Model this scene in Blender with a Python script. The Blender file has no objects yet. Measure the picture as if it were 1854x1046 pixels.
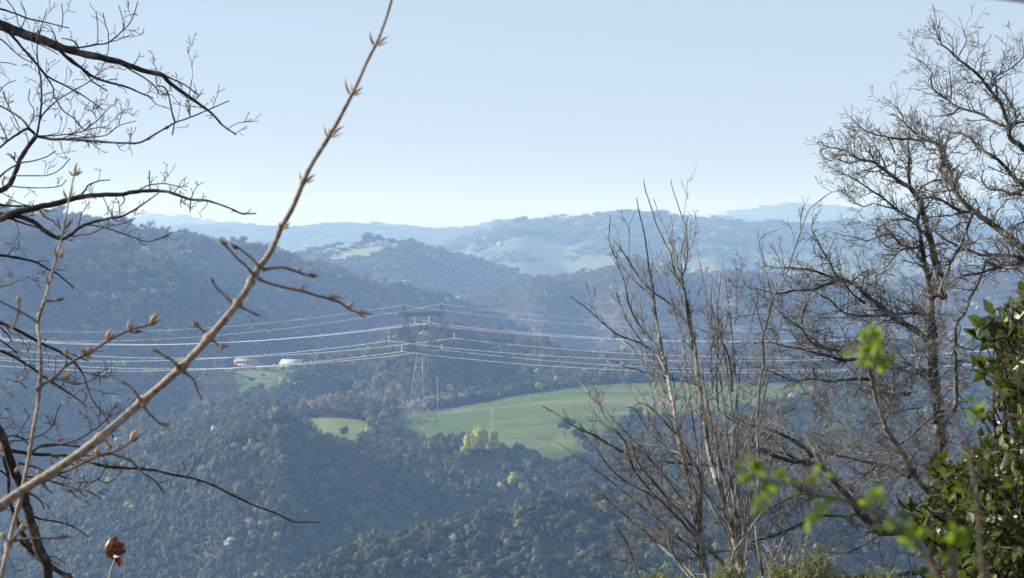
import bpy, math, random
import numpy as np
from mathutils import Vector, Matrix

# ------------------------------------------------------------------ camera, sky, sun, exposure
scene = bpy.context.scene
COL = scene.collection
F = 927.0 / math.tan(math.radians(10.0))          # focal length in pixels of the 1854 px wide photograph
TILT = math.radians(1.01)
CT, ST = math.cos(TILT), math.sin(TILT)
cam_d = bpy.data.cameras.new("camera")
cam = bpy.data.objects.new("camera", cam_d)
COL.objects.link(cam)
cam_d.sensor_width = 36.0
cam_d.lens = 18.0 / math.tan(math.radians(10.0))
cam_d.clip_start = 0.1
cam_d.clip_end = 40000.0
cam.location = (0, 0, 0)
cam.rotation_euler = (math.radians(90) - TILT, 0, 0)
cam_d.dof.use_dof = True
cam_d.dof.focus_distance = 30.0
cam_d.dof.aperture_fstop = 34.0
scene.camera = cam

SUN_AZ = math.radians(-76.0)      # to the left of the view direction (+y), i.e. in front and to the left
SUN_EL = math.radians(24.0)
sun_dir = Vector((math.sin(SUN_AZ) * math.cos(SUN_EL), math.cos(SUN_AZ) * math.cos(SUN_EL), math.sin(SUN_EL)))
world = bpy.data.worlds.new("World")
scene.world = world
world.use_nodes = True
wn = world.node_tree
sky = wn.nodes.new("ShaderNodeTexSky")
sky.sky_type = 'NISHITA'
sky.sun_disc = False
sky.sun_elevation = SUN_EL
sky.sun_rotation = SUN_AZ
sky.altitude = 300
sky.air_density = 1.0
sky.dust_density = 0.35
sky.ozone_density = 3.0
bg = wn.nodes["Background"]
bg.inputs["Strength"].default_value = 0.058
wb = wn.nodes.new("ShaderNodeMix"); wb.data_type = 'RGBA'; wb.blend_type = 'MULTIPLY'; wb.inputs[0].default_value = 1.0
wb.inputs[7].default_value = (0.98, 0.965, 1.17, 1)      # cool daylight white balance
veil = wn.nodes.new("ShaderNodeMix"); veil.data_type = 'RGBA'; veil.inputs[0].default_value = 0.8
veil.inputs[7].default_value = (5.1, 6.25, 6.3, 1)      # even high thin haze over the clear sky
wn.links.new(sky.outputs["Color"], veil.inputs[6]); wn.links.new(veil.outputs[2], wb.inputs[6]); wn.links.new(wb.outputs[2], bg.inputs["Color"])
sun_d = bpy.data.lights.new("sun", 'SUN')
sun_d.energy = 5.0
sun_d.angle = math.radians(0.5)
sun_d.color = (1.0, 0.93, 0.82)
sun = bpy.data.objects.new("sun", sun_d)
COL.objects.link(sun)
sun.rotation_euler = sun_dir.to_track_quat('Z', 'Y').to_euler()
scene.view_settings.view_transform = 'Standard'
scene.view_settings.look = 'None'
scene.view_settings.gamma = 1.0
scene.view_settings.exposure = 0.92
scene.cycles.volume_bounces = 1
scene.cycles.max_bounces = 6
scene.cycles.diffuse_bounces = 2
scene.cycles.transparent_max_bounces = 8
scene.cycles.use_denoising = True

# ------------------------------------------------------------------ helpers
def P(px, py, y):
    """world point seen at pixel (px,py) of the 1854x1046 photograph at depth y in metres"""
    v = (523.0 - py) / F
    k = y / (CT + v * ST)
    return np.array(((px - 927.0) / F * k, y, (v * CT - ST) * k))

def proj(x, y, z):
    d = y * CT - z * ST
    return 927.0 + F * x / d, 523.0 - F * (y * ST + z * CT) / d

def tag(o, label=None, cat=None, group=None, kind=None):
    if label: o["label"] = label
    if cat: o["category"] = cat
    if group: o["group"] = group
    if kind: o["kind"] = kind
    return o

def empty(name, loc, label, cat, group=None):
    o = bpy.data.objects.new(name, None)
    o.empty_display_size = 0.2
    COL.objects.link(o)
    o.location = tuple(loc)
    tag(o, label, cat, group)
    bpy.context.view_layer.update()
    return o

class MB:
    """collects quads / triangles as numpy arrays and links them as one mesh object"""
    def __init__(s):
        s.v = []; s.q = []; s.t = []; s.n = 0; s.cq = []
    def add(s, v, q=None, t=None):
        v = np.asarray(v, dtype=np.float64)
        if q is not None and len(q): s.q.append(np.asarray(q, dtype=np.int64) + s.n)
        if t is not None and len(t): s.t.append(np.asarray(t, dtype=np.int64) + s.n)
        s.v.append(v); s.n += len(v)
    def tube(s, pts, rad, n=5):
        pts = np.asarray(pts, dtype=np.float64); m = len(pts)
        rad = np.asarray(rad, dtype=np.float64)
        tan = np.empty_like(pts)
        tan[1:-1] = pts[2:] - pts[:-2]; tan[0] = pts[1] - pts[0]; tan[-1] = pts[-1] - pts[-2]
        tan /= (np.linalg.norm(tan, axis=1)[:, None] + 1e-12)
        mean = tan.mean(0)
        ref = np.array((0.0, 0.0, 1.0)) if abs(mean[2]) < 0.75 * np.linalg.norm(mean) + 1e-9 else np.array((1.0, 0.0, 0.0))
        a = np.cross(tan, ref); a /= (np.linalg.norm(a, axis=1)[:, None] + 1e-12)
        b = np.cross(tan, a)
        th = np.arange(n) * (2 * math.pi / n)
        ring = pts[:, None, :] + rad[:, None, None] * (np.cos(th)[None, :, None] * a[:, None, :] + np.sin(th)[None, :, None] * b[:, None, :])
        v = ring.reshape(-1, 3)
        i = np.arange(m - 1)[:, None] * n; j = np.arange(n)[None, :]; j2 = (j + 1) % n
        q = np.stack([i + j, i + j2, i + n + j2, i + n + j], axis=-1).reshape(-1, 4)
        v = np.vstack([v, pts[0] - tan[0] * rad[0] * 0.3, pts[-1] + tan[-1] * rad[-1]])
        k0, k1 = m * n, m * n + 1
        t = [(k0, (jj + 1) % n, jj) for jj in range(n)] + [(k1, (m - 1) * n + jj, (m - 1) * n + (jj + 1) % n) for jj in range(n)]
        s.add(v, q, t)
    def box(s, c, size, rot=0.0):
        x, y, z = [d / 2 for d in size]
        v = np.array([(sx * x, sy * y, sz * z) for sz in (-1, 1) for sy in (-1, 1) for sx in (-1, 1)])
        cr, sr = math.cos(rot), math.sin(rot)
        v = np.stack([v[:, 0] * cr - v[:, 1] * sr, v[:, 0] * sr + v[:, 1] * cr, v[:, 2]], axis=1) + np.asarray(c, dtype=float)
        q = [(0, 2, 3, 1), (4, 5, 7, 6), (0, 1, 5, 4), (2, 6, 7, 3), (0, 4, 6, 2), (1, 3, 7, 5)]
        s.add(v, q)
    def bar(s, a, b, w):
        s.tube([a, b], [w, w], 4)
    def mesh(s, name, smooth=False, origin=None):
        me = bpy.data.meshes.new(name)
        v = np.vstack(s.v)
        if origin is not None: v = v - np.asarray(origin, dtype=float)
        q = np.vstack(s.q) if s.q else np.zeros((0, 4), int)
        t = np.vstack(s.t) if s.t else np.zeros((0, 3), int)
        me.vertices.add(len(v)); me.vertices.foreach_set("co", v.ravel())
        nl = len(q) * 4 + len(t) * 3
        me.loops.add(nl)
        me.loops.foreach_set("vertex_index", np.concatenate([q.ravel(), t.ravel()]).astype(np.int32))
        me.polygons.add(len(q) + len(t))
        me.polygons.foreach_set("loop_start", np.concatenate([np.arange(len(q)) * 4, len(q) * 4 + np.arange(len(t)) * 3]).astype(np.int32))
        me.update(calc_edges=True)
        me.validate()
        me.shade_smooth() if smooth else None
        return me
    def build(s, name, mat, parent=None, smooth=False, origin=None):
        """one mesh object; with a parent its coordinates are kept in world space through the parent's location"""
        off = origin
        if parent is not None: off = np.array(parent.matrix_world.translation)
        me = s.mesh(name, smooth, off)
        if mat is not None: me.materials.append(mat)
        o = bpy.data.objects.new(name, me)
        COL.objects.link(o)
        if parent is not None:
            o.parent = parent
        elif origin is not None:
            o.location = tuple(origin)
        if parent is not None: bpy.context.view_layer.update()
        return o

# numpy value noise
def _hash(ix, iy, seed):
    h = (ix.astype(np.int64) * 374761393 + iy.astype(np.int64) * 668265263 + seed * 1442695041) & 0xffffffff
    h = ((h ^ (h >> 13)) * 1274126177) & 0xffffffff
    h = (h ^ (h >> 16)) & 0xffffffff
    return h / 4294967295.0
def vnoise(x, y, seed=0):
    x = np.asarray(x, float); y = np.asarray(y, float)
    ix = np.floor(x); iy = np.floor(y); fx = x - ix; fy = y - iy
    fx = fx * fx * (3 - 2 * fx); fy = fy * fy * (3 - 2 * fy)
    a = _hash(ix, iy, seed); b = _hash(ix + 1, iy, seed); c = _hash(ix, iy + 1, seed); d = _hash(ix + 1, iy + 1, seed)
    return (a + (b - a) * fx) * (1 - fy) + (c + (d - c) * fx) * fy
def fbm(x, y, seed=0, octv=4):
    s = 0.0; amp = 0.5
    for k in range(octv):
        s = s + amp * (vnoise(x * 2 ** k, y * 2 ** k, seed + k * 17) - 0.5) * 2; amp *= 0.5
    return s

def smooth_poly(pts, sub=4, rng=None, jit=0.0):
    """Catmull-Rom through rows of (x,y,z,r)"""
    p = np.asarray(pts, dtype=float)
    p = np.vstack([2 * p[0] - p[1], p, 2 * p[-1] - p[-2]])
    out = []
    for i in range(1, len(p) - 2):
        for k in range(sub):
            t = k / sub
            out.append(0.5 * ((2 * p[i]) + (-p[i - 1] + p[i + 1]) * t + (2 * p[i - 1] - 5 * p[i] + 4 * p[i + 1] - p[i + 2]) * t * t + (-p[i - 1] + 3 * p[i] - 3 * p[i + 1] + p[i + 2]) * t ** 3))
    out.append(p[-2])
    out = np.array(out)
    if rng is not None and jit > 0:
        j = rng.normal(0, 1, (len(out), 3)) * (out[:, 3:4] * jit)
        j[0] = 0
        out[:, :3] += j
    out[:, 3] = np.maximum(out[:, 3], 1e-4)
    return out

# ------------------------------------------------------------------ materials
def mat_new(name):
    m = bpy.data.materials.new(name); m.use_nodes = True
    nt = m.node_tree
    return m, nt, nt.nodes["Principled BSDF"]

def mat_plain(name, col, rough=0.8, metal=0.0, noise=0.25, scale=3.0, spec=0.3):
    m, nt, b = mat_new(name)
    tc = nt.nodes.new("ShaderNodeTexCoord")
    nz = nt.nodes.new("ShaderNodeTexNoise"); nz.inputs["Scale"].default_value = scale; nz.inputs["Detail"].default_value = 4
    nt.links.new(tc.outputs["Object"], nz.inputs["Vector"])
    mx = nt.nodes.new("ShaderNodeMix"); mx.data_type = 'RGBA'
    mx.inputs[6].default_value = (*[c * (1 - noise) for c in col], 1)
    mx.inputs[7].default_value = (*[min(1, c * (1 + noise)) for c in col], 1)
    nt.links.new(nz.outputs["Fac"], mx.inputs[0]); nt.links.new(mx.outputs[2], b.inputs["Base Color"])
    b.inputs["Roughness"].default_value = rough; b.inputs["Metallic"].default_value = metal
    b.inputs["Specular IOR Level"].default_value = spec
    return m

def mat_bark(name, dark, pale, thr=0.5, scale=9.0, width=0.08, rough=0.85, spec=0.25):
    m, nt, b = mat_new(name)
    tc = nt.nodes.new("ShaderNodeTexCoord")
    nz = nt.nodes.new("ShaderNodeTexNoise"); nz.inputs["Scale"].default_value = scale; nz.inputs["Detail"].default_value = 8; nz.inputs["Roughness"].default_value = 0.7
    nt.links.new(tc.outputs["Object"], nz.inputs["Vector"])
    cr = nt.nodes.new("ShaderNodeValToRGB")
    cr.color_ramp.elements[0].position = thr - width; cr.color_ramp.elements[0].color = (*dark, 1)
    cr.color_ramp.elements[1].position = thr + width; cr.color_ramp.elements[1].color = (*pale, 1)
    nt.links.new(nz.outputs["Fac"], cr.inputs["Fac"]); nt.links.new(cr.outputs["Color"], b.inputs["Base Color"])
    b.inputs["Roughness"].default_value = rough; b.inputs["Specular IOR Level"].default_value = spec
    bp = nt.nodes.new("ShaderNodeBump"); bp.inputs["Strength"].default_value = 0.4; bp.inputs["Distance"].default_value = 0.01
    nt.links.new(nz.outputs["Fac"], bp.inputs["Height"]); nt.links.new(bp.outputs["Normal"], b.inputs["Normal"])
    return m

def mat_leaf(name, c0, c1, trans, rough=0.45, spec=0.5, scale=4.0, tfac=0.35):
    m, nt, b = mat_new(name)
    tc = nt.nodes.new("ShaderNodeTexCoord")
    nz = nt.nodes.new("ShaderNodeTexNoise"); nz.inputs["Scale"].default_value = scale; nz.inputs["Detail"].default_value = 3
    nt.links.new(tc.outputs["Object"], nz.inputs["Vector"])
    cr = nt.nodes.new("ShaderNodeValToRGB")
    cr.color_ramp.elements[0].position = 0.35; cr.color_ramp.elements[0].color = (*c0, 1)
    cr.color_ramp.elements[1].position = 0.65; cr.color_ramp.elements[1].color = (*c1, 1)
    nt.links.new(nz.outputs["Fac"], cr.inputs["Fac"]); nt.links.new(cr.outputs["Color"], b.inputs["Base Color"])
    b.inputs["Roughness"].default_value = rough; b.inputs["Specular IOR Level"].default_value = spec
    tr = nt.nodes.new("ShaderNodeBsdfTranslucent"); tr.inputs["Color"].default_value = (*trans, 1)
    ms = nt.nodes.new("ShaderNodeMixShader"); ms.inputs[0].default_value = tfac
    nt.links.new(b.outputs[0], ms.inputs[1]); nt.links.new(tr.outputs[0], ms.inputs[2])
    nt.links.new(ms.outputs[0], nt.nodes["Material Output"].inputs["Surface"])
    return m

def mat_crown(name, attr_type='INSTANCER', base=(1, 1, 1), tfac=0.12):
    """foliage of far trees: tint comes from the tree's own species colour"""
    m, nt, b = mat_new(name)
    col = None
    if attr_type:
        at = nt.nodes.new("ShaderNodeAttribute"); at.attribute_type = attr_type; at.attribute_name = "tint"
        col = at.outputs["Color"]
    tc = nt.nodes.new("ShaderNodeTexCoord")
    nz = nt.nodes.new("ShaderNodeTexNoise"); nz.inputs["Scale"].default_value = 1.3; nz.inputs["Detail"].default_value = 2
    nt.links.new(tc.outputs["Object"], nz.inputs["Vector"])
    mr = nt.nodes.new("ShaderNodeMapRange"); mr.inputs["From Min"].default_value = 0.25; mr.inputs["From Max"].default_value = 0.75
    mr.inputs["To Min"].default_value = 0.65; mr.inputs["To Max"].default_value = 1.35
    nt.links.new(nz.outputs["Fac"], mr.inputs["Value"])
    sc = nt.nodes.new("ShaderNodeVectorMath"); sc.operation = 'SCALE'
    if col: nt.links.new(col, sc.inputs[0])
    else: sc.inputs[0].default_value = base
    nt.links.new(mr.outputs[0], sc.inputs["Scale"])
    nt.links.new(sc.outputs[0], b.inputs["Base Color"])
    b.inputs["Roughness"].default_value = 0.75; b.inputs["Specular IOR Level"].default_value = 0.25
    tr = nt.nodes.new("ShaderNodeBsdfTranslucent"); nt.links.new(sc.outputs[0], tr.inputs["Color"])
    ms = nt.nodes.new("ShaderNodeMixShader"); ms.inputs[0].default_value = tfac
    nt.links.new(b.outputs[0], ms.inputs[1]); nt.links.new(tr.outputs[0], ms.inputs[2])
    nt.links.new(ms.outputs[0], nt.nodes["Material Output"].inputs["Surface"])
    return m

# ------------------------------------------------------------------ terrain
# each ridge: crest line as seen (px, py), its distance, and the drop of the slope in front and behind
RIDGES = [
 # name, crest [(px,py,D)], front profile [(dist, drop)], back slope, tree height, noise
 ("near_spur", [(-400,1500,820),(100,1250,840),(400,1090,860),(500,1045,870),(560,1014,880),(640,979,890),(720,953,900),(800,933,905),(870,917,910),(950,903,915),(1010,893,920),(1100,880,930),(1300,872,940),(1500,905,950),(1854,940,960),(2300,960,960)], [(60,26),(500,230)], 0.55, 4.0, 2.0),
 ("front_wood", [(-400,1180,1250),(0,1010,1270),(100,940,1280),(180,880,1290),(250,818,1300),(320,770,1310),(400,742,1330),(480,752,1350),(560,768,1360),(640,786,1350),(720,776,1370),(800,772,1375),(870,776,1370),(950,792,1350),(1010,820,1330),(1060,800,1340),(1130,774,1360),(1250,780,1360),(1400,800,1360),(1600,840,1340),(1854,860,1330),(2300,900,1300)], [(40,13),(120,50),(600,260)], 0.0, 7.0, 3.0),
 ("plateau", [(-400,1010,1500),(0,930,1520),(200,800,1540),(330,760,1540),(420,742,1540),(500,745,1540),(600,737,1550),(700,740,1560),(760,738,1575),(870,723,1600),(960,707,1620),(1080,692,1640),(1150,689,1650),(1250,687,1650),(1350,688,1640),(1450,692,1630),(1600,705,1600),(1854,720,1580),(2300,760,1550)], [(130,2.5),(260,9),(330,26),(900,300)], 0.30, 0.0, 0.6),
 ("farm_spur", [(-400,1100,1750),(0,1000,1780),(200,930,1790),(290,830,1790),(335,735,1790),(370,676,1790),(400,655,1790),(430,647,1790),(500,646,1790),(570,648,1800),(620,644,1820),(670,625,1850),(720,598,1880),(760,586,1900),(800,582,1900),(850,590,1900),(900,598,1890),(960,612,1880),(1020,628,1870),(1080,640,1860),(1150,640,1860),(1250,635,1860),(1400,630,1860),(1854,610,1860),(2300,600,1860)], [(60,9),(140,32),(700,260)], 0.4, 5.0, 3.0),
 ("inner_spur", [(-400,360,1950),(0,395,2000),(120,410,2030),(200,430,2060),(280,458,2100),(350,492,2120),(430,532,2150),(480,562,2170),(540,602,2180),(600,640,2190),(680,700,2200),(800,800,2200),(2300,2000,2200)], [(100,30),(600,240),(1200,500)], 0.5, 5.0, 6.0),
 ("left_hill", [(-400,350,2500),(0,378,2500),(60,381,2500),(130,388,2500),(200,398,2500),(260,415,2520),(330,423,2550),(400,435,2580),(450,443,2600),(520,458,2650),(600,478,2700),(680,503,2750),(760,523,2800),(850,548,2800),(920,574,2800),(970,603,2800),(1040,650,2800),(1200,760,2800),(2300,1600,2800)], [(120,40),(700,290),(1500,600)], 0.4, 6.0, 8.0),
 ("right_mid_hill", [(-400,900,3300),(600,620,3300),(760,560,3300),(850,530,3300),(920,516,3300),(1000,502,3300),(1070,491,3300),(1130,482,3300),(1200,480,3300),(1300,488,3300),(1400,497,3300),(1500,506,3280),(1600,515,3250),(1700,500,3250),(1854,480,3250),(2300,440,3250)], [(160,34),(900,260),(1500,420)], 0.35, 6.0, 9.0),
 ("village_hill", [(-400,560,4200),(300,520,4200),(500,478,4200),(560,460,4200),(600,448,4200),(650,440,4200),(690,437,4200),(740,448,4200),(800,457,4250),(850,470,4300),(900,486,4300),(960,506,4300),(1010,515,4300),(1100,560,4300),(1500,700,4300),(2300,800,4300)], [(200,24),(600,120),(1200,300)], 0.3, 1.0, 6.0),
 ("big_far_hill", [(-400,640,6300),(500,520,6300),(780,460,6300),(830,440,6300),(880,426,6300),(950,411,6300),(1000,404,6300),(1060,396,6300),(1110,389,6300),(1150,386,6300),(1200,389,6300),(1240,397,6300),(1300,402,6300),(1350,405,6300),(1500,410,6300),(1700,404,6300),(1854,398,6300),(2300,380,6300)], [(300,30),(1100,130),(1600,260)], 0.2, 3.0, 14.0),
 ("far_ridge", [(-400,420,9000),(200,420,9000),(360,414,9000),(450,416,9000),(530,419,9000),(600,413,9000),(650,411,9000),(700,413,9000),(760,421,9000),(830,419,9000),(900,409,9000),(940,404,9000),(990,404,9000),(1060,410,9000),(1200,420,9000),(1600,420,9000),(2300,415,9000)], [(500,60),(2000,300)], 0.2, 0.0, 12.0),
 ("farthest_ridge", [(-400,420,12500),(100,410,12500),(200,400,12500),(240,392,12500),(275,389,12500),(330,397,12500),(400,410,12500),(500,430,12500),(900,440,12500),(1150,420,12500),(1250,398,12500),(1320,388,12500),(1400,376,12500),(1440,373,12500),(1500,378,12500),(1560,381,12500),(1620,373,12500),(1700,368,12500),(1854,362,12500),(2300,360,12500)], [(800,100),(2500,400)], 0.2, 0.0, 10.0),
]
RT = []
for nm, cr, fr, bs, th, nz in RIDGES:
    a = np.array(cr, float)
    v = (523.0 - a[:, 1]) / F
    u = (a[:, 0] - 927.0) / F / (CT + v * ST)
    k = (v * CT - ST) / (CT + v * ST)
    fr = [(0, 0)] + fr
    fr.append((fr[-1][0] + 4000, fr[-1][1] + 1000))
    RT.append((nm, u, k * a[:, 2] - th, a[:, 2], np.array(fr, float), bs, nz))

LATERAL = {  # spurs and gullies running down the front slopes: (px, amplitude)
 "front_wood": [(-400,0),(60,-14),(150,-26),(260,-10),(380,26),(500,50),(620,22),(740,-34),(860,-84),(960,-100),(1060,-60),(1120,-20),(1180,0),(1400,0),(2300,0)],
 "left_hill": [(-400,0),(60,10),(200,-45),(330,45),(420,25),(520,-60),(600,-45),(700,40),(780,20),(860,-40),(950,-50),(1100,0)],
 "inner_spur": [(-400,0),(0,0),(120,-25),(240,15),(330,30),(430,5),(540,-40),(800,-60)],
 "farm_spur": [(-400,0),(100,-30),(250,-30),(430,8),(560,4),(640,-16),(740,20),(800,16),(860,-10),(960,-16),(1000,-4),(1150,4),(1400,0)],
 "right_mid_hill": [(-400,0),(800,0),(900,-40),(980,20),(1040,-30),(1150,30),(1230,-25),(1330,20),(1500,-30),(1700,20),(2300,0)],
 "village_hill": [(-400,0),(640,0),(720,30),(850,-20),(1000,0)],
 "big_far_hill": [(-400,0),(850,0),(950,16),(1030,-16),(1120,20),(1220,-14),(1300,14),(1400,-10),(1600,12),(2300,0)],
}
def softmax2(a, b, k):
    d = a - b
    h = np.clip(0.5 + 0.5 * d / k, 0, 1)
    return b + (a - b) * h + k * h * (1 - h)

def terrain(x, y):
    """height and index of the ridge the point lies on"""
    x = np.asarray(x, float); y = np.asarray(y, float)
    yy = np.maximum(y, 1.0)
    u = x / np.maximum(yy, 30.0)
    # the slope under the camera
    near = np.where(y < 60, -1.6 - 0.17 * np.maximum(y, 0) + 0.02 * np.maximum(-y, 0), -11.8 - 0.42 * (y - 60))
    near = near + 0.25 * fbm(x / 4.0, y / 4.0, 3, 3) * np.clip((y - 2) / 10, 0, 1)
    h = np.maximum(near, -255.0)
    best = h.copy(); idx = np.full(h.shape, -1)
    # gullies: domain warp of distance
    for i, (nm, ru, rz, rd, fr, bs, nz) in enumerate(RT):
        zc = np.interp(u, ru, rz); D = np.interp(u, ru, rd)
        d = D - yy
        sc = 60.0 if rd[0] < 3500 else 260.0
        g = 1.0 - 2.6 * np.abs(fbm(u * rd[0] / (sc * 1.8) + i * 7.7, y / (sc * 5.0), 11 + i, 4))
        g2 = fbm(x / (sc * 5.0) + i * 3.1, y / (sc * 6.0), 31 + i, 3)
        fade = np.clip(np.abs(d) / (sc * 1.5), 0, 1)
        if nm == "plateau": fade = np.clip((d - 270) / 60, 0, 1)
        front = np.interp(np.maximum(d, 0), fr[:, 0], fr[:, 1]) + 0
        rnd = sc * 0.12
        back = np.maximum(-d, 0) * bs
        z = zc - front - back
        if nm in LATERAL:
            la = np.array(LATERAL[nm], float)
            if nm == "inner_spur":
                z = z + np.interp(u * F + 927, [0, 150, 260, 360, 460, 600], [30, 20, -20, -60, -90, -100]) * np.clip((d - 170) / 300, 0, 1)
            wob = 30 * fbm(y / 220.0, x * 0 + 3.3, 71 + i, 3)
            z = z + np.interp(u * F + 927 + wob, la[:, 0], la[:, 1]) * np.clip((d - 8) / (sc * (1.3 if nm == "front_wood" else 2.4)), 0, 1)
        z = z + (nz * 1.5 * g + nz * 2.2 * g2) * fade - nz * 0.4 * fade
        if nm == "plateau":
            z = z + 1.0 * fbm(x / 70.0, y / 50.0, 91, 3) * np.clip(d / 40, 0, 1)
        if nm == "front_wood":
            z = np.where(d < 0, z + d * 0.25, z)
        idx = np.where(z > best, i, idx); best = np.maximum(best, z)
        h = softmax2(h, z, 3.0 if rd[0] < 3500 else 8.0) if nm not in ("plateau",) else np.maximum(h, z)
    return h, idx

ys = np.concatenate([np.linspace(-30, 60, 61), np.linspace(68, 800, 62), np.arange(806, 2300, 5.0), np.arange(2308, 3500, 9.0), np.arange(3520, 7000, 28.0), np.linspace(7050, 14000, 100)])
ws = np.linspace(-0.30, 0.30, 380)
Y, W = np.meshgrid(ys, ws, indexing='ij')
X = W * (Y + 90.0)
Z, IDX = terrain(X, Y)
PX, PY = proj(X, np.maximum(Y, 1.0), Z)

def in_poly(px, py, poly):
    inside = np.zeros(np.shape(px), bool)
    n = len(poly)
    for i in range(n):
        x1, y1 = poly[i]; x2, y2 = poly[(i + 1) % n]
        c = ((y1 > py) != (y2 > py)) & (px < (x2 - x1) * (py - y1) / (y2 - y1 + 1e-9) + x1)
        inside ^= c
    return inside

RI = {r[0]: i for i, r in enumerate(RT)}
GREEN = (0.072, 0.112, 0.022); LIME = (0.125, 0.155, 0.045); TAN = (0.20, 0.16, 0.11); PALE = (0.16, 0.21, 0.12)
# open ground: (ridges, outline in photo pixels, colour)
FIELDS = [
 (("plateau", "front_wood"), [(700,762),(740,748),(800,740),(870,728),(960,712),(1080,696),(1150,693),(1250,690),(1450,694),(1500,705),(1440,735),(1300,765),(1130,772),(1060,825),(1010,850),(960,830),(900,815),(840,805),(760,805),(720,790)], GREEN),
 (("plateau", "front_wood"), [(515,764),(560,757),(610,754),(650,758),(675,770),(670,800),(630,815),(590,805),(550,790)], LIME),
 (("plateau", "front_wood"), [(715,742),(740,738),(765,742),(760,752),(735,758),(712,752)], LIME),
 (("plateau", "front_wood"), [(995,792),(1020,784),(1050,788),(1040,806),(1010,816),(995,806)], LIME),
 (("farm_spur",), [(405,668),(430,662),(500,660),(572,662),(556,684),(528,690),(505,702),(488,716),(465,712),(440,722),(420,704),(424,690)], (0.10, 0.15, 0.055)),
 (("village_hill",), [(595,470),(640,452),(690,443),(735,445),(720,458),(690,464),(650,472),(610,478)], PALE),
 (("village_hill",), [(560,462),(640,442),(690,438),(640,450),(600,466)], (0.22, 0.18, 0.14)),
 (("village_hill",), [(590,468),(625,462),(640,470),(615,478)], (0.40, 0.38, 0.34)),
]
def field_of(px, py, idx):
    f = np.full(np.shape(px), -1)
    for k, (rs, poly, c) in enumerate(FIELDS):
        m = in_poly(px, py, poly) & np.isin(idx, [RI[r] for r in rs])
        f = np.where(m, k, f)
    return f
def far_field(x, y, px, py, idx):
    """mosaic of pastures on the broad far hill and the foot of the hills"""
    n = fbm(x / 520.0, y / 150.0, 57, 4) - 0.06
    band = (idx == RI["big_far_hill"]) & (py > 428) & (n > 0.0 - (py - 440) * 0.009)
    return band

cov = np.empty(X.shape + (4,)); cov[...] = (0.060, 0.055, 0.040, 1)
fo = field_of(PX, PY, IDX)
for k, (rs, poly, c) in enumerate(FIELDS): cov[fo == k] = (*c, 1)
ff = far_field(X, Y, PX, PY, IDX)
cov[ff] = (0.072, 0.102, 0.058, 1)
nn = vnoise(X / 300.0, Y / 220.0, 77)
cov[ff & (nn > 0.62)] = (0.10, 0.115, 0.075, 1)
cov[IDX >= RI["far_ridge"]] = (0.05, 0.065, 0.04, 1)
pt_ = fbm(X / 45.0, Y / 30.0, 201, 4); st_ = np.abs(((X * 0.35 + Y) / 23.0 + 0.6 * fbm(X / 90.0, Y / 90.0, 203, 2)) % 1.0 - 0.5)
fm = (fo >= 0)
cov[..., :3] = np.where(fm[..., None], cov[..., :3] * (1 + 0.30 * pt_[..., None]) * np.where(st_ < 0.05, 0.82, 1.0)[..., None], cov[..., :3])
dry = fm & (fbm(X / 60.0, Y / 25.0, 207, 3) > 0.26)
cov[dry, :3] = cov[dry, :3] * 0.6 + np.array(TAN) * 0.4
cov[IDX < 0] = (0.10, 0.085, 0.05, 1)

def grid_mesh(name, X, Y, Z, cov):
    n0, n1 = X.shape
    mb = MB()
    i = np.arange(n0 - 1)[:, None] * n1 + np.arange(n1 - 1)[None, :]
    q = np.stack([i, i + 1, i + n1 + 1, i + n1], axis=-1).reshape(-1, 4)
    mb.add(np.stack([X, Y, Z], -1).reshape(-1, 3), q)
    me = mb.mesh(name, smooth=True)
    ca = me.color_attributes.new("cover", 'FLOAT_COLOR', 'POINT')
    ca.data.foreach_set("color", cov.reshape(-1))
    return me

m_ground, nt, b = mat_new("ground_cover")
at = nt.nodes.new("ShaderNodeAttribute"); at.attribute_name = "cover"
tc = nt.nodes.new("ShaderNodeTexCoord")
n1 = nt.nodes.new("ShaderNodeTexNoise"); n1.inputs["Scale"].default_value = 0.035; n1.inputs["Detail"].default_value = 8; n1.inputs["Roughness"].default_value = 0.65
n2 = nt.nodes.new("ShaderNodeTexNoise"); n2.inputs["Scale"].default_value = 0.9; n2.inputs["Detail"].default_value = 5
mp = nt.nodes.new("ShaderNodeMapping"); mp.inputs["Rotation"].default_value = (0, 0, 0.5); mp.inputs["Scale"].default_value = (1.0, 0.25, 1.0)
nt.links.new(tc.outputs["Object"], mp.inputs["Vector"])
nt.links.new(tc.outputs["Object"], n1.inputs["Vector"]); nt.links.new(mp.outputs[0], n2.inputs["Vector"])
ad = nt.nodes.new("ShaderNodeMath"); ad.operation = 'ADD'
nt.links.new(n1.outputs["Fac"], ad.inputs[0]); nt.links.new(n2.outputs["Fac"], ad.inputs[1])
mr = nt.nodes.new("ShaderNodeMapRange"); mr.inputs["From Min"].default_value = 0.7; mr.inputs["From Max"].default_value = 1.3
mr.inputs["To Min"].default_value = 0.72; mr.inputs["To Max"].default_value = 1.28
nt.links.new(ad.outputs[0], mr.inputs["Value"])
sc = nt.nodes.new("ShaderNodeVectorMath"); sc.operation = 'SCALE'
nt.links.new(at.outputs["Color"], sc.inputs[0]); nt.links.new(mr.outputs[0], sc.inputs["Scale"])
nt.links.new(sc.outputs[0], b.inputs["Base Color"])
b.inputs["Roughness"].default_value = 0.95; b.inputs["Specular IOR Level"].default_value = 0.1
bp = nt.nodes.new("ShaderNodeBump"); bp.inputs["Strength"].default_value = 0.5; bp.inputs["Distance"].default_value = 0.6
nt.links.new(n2.outputs["Fac"], bp.inputs["Height"]); nt.links.new(bp.outputs["Normal"], b.inputs["Normal"])
ter = bpy.data.objects.new("terrain", grid_mesh("terrain", X, Y, Z, cov))
ter.data.materials.append(m_ground)
COL.objects.link(ter)
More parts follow.
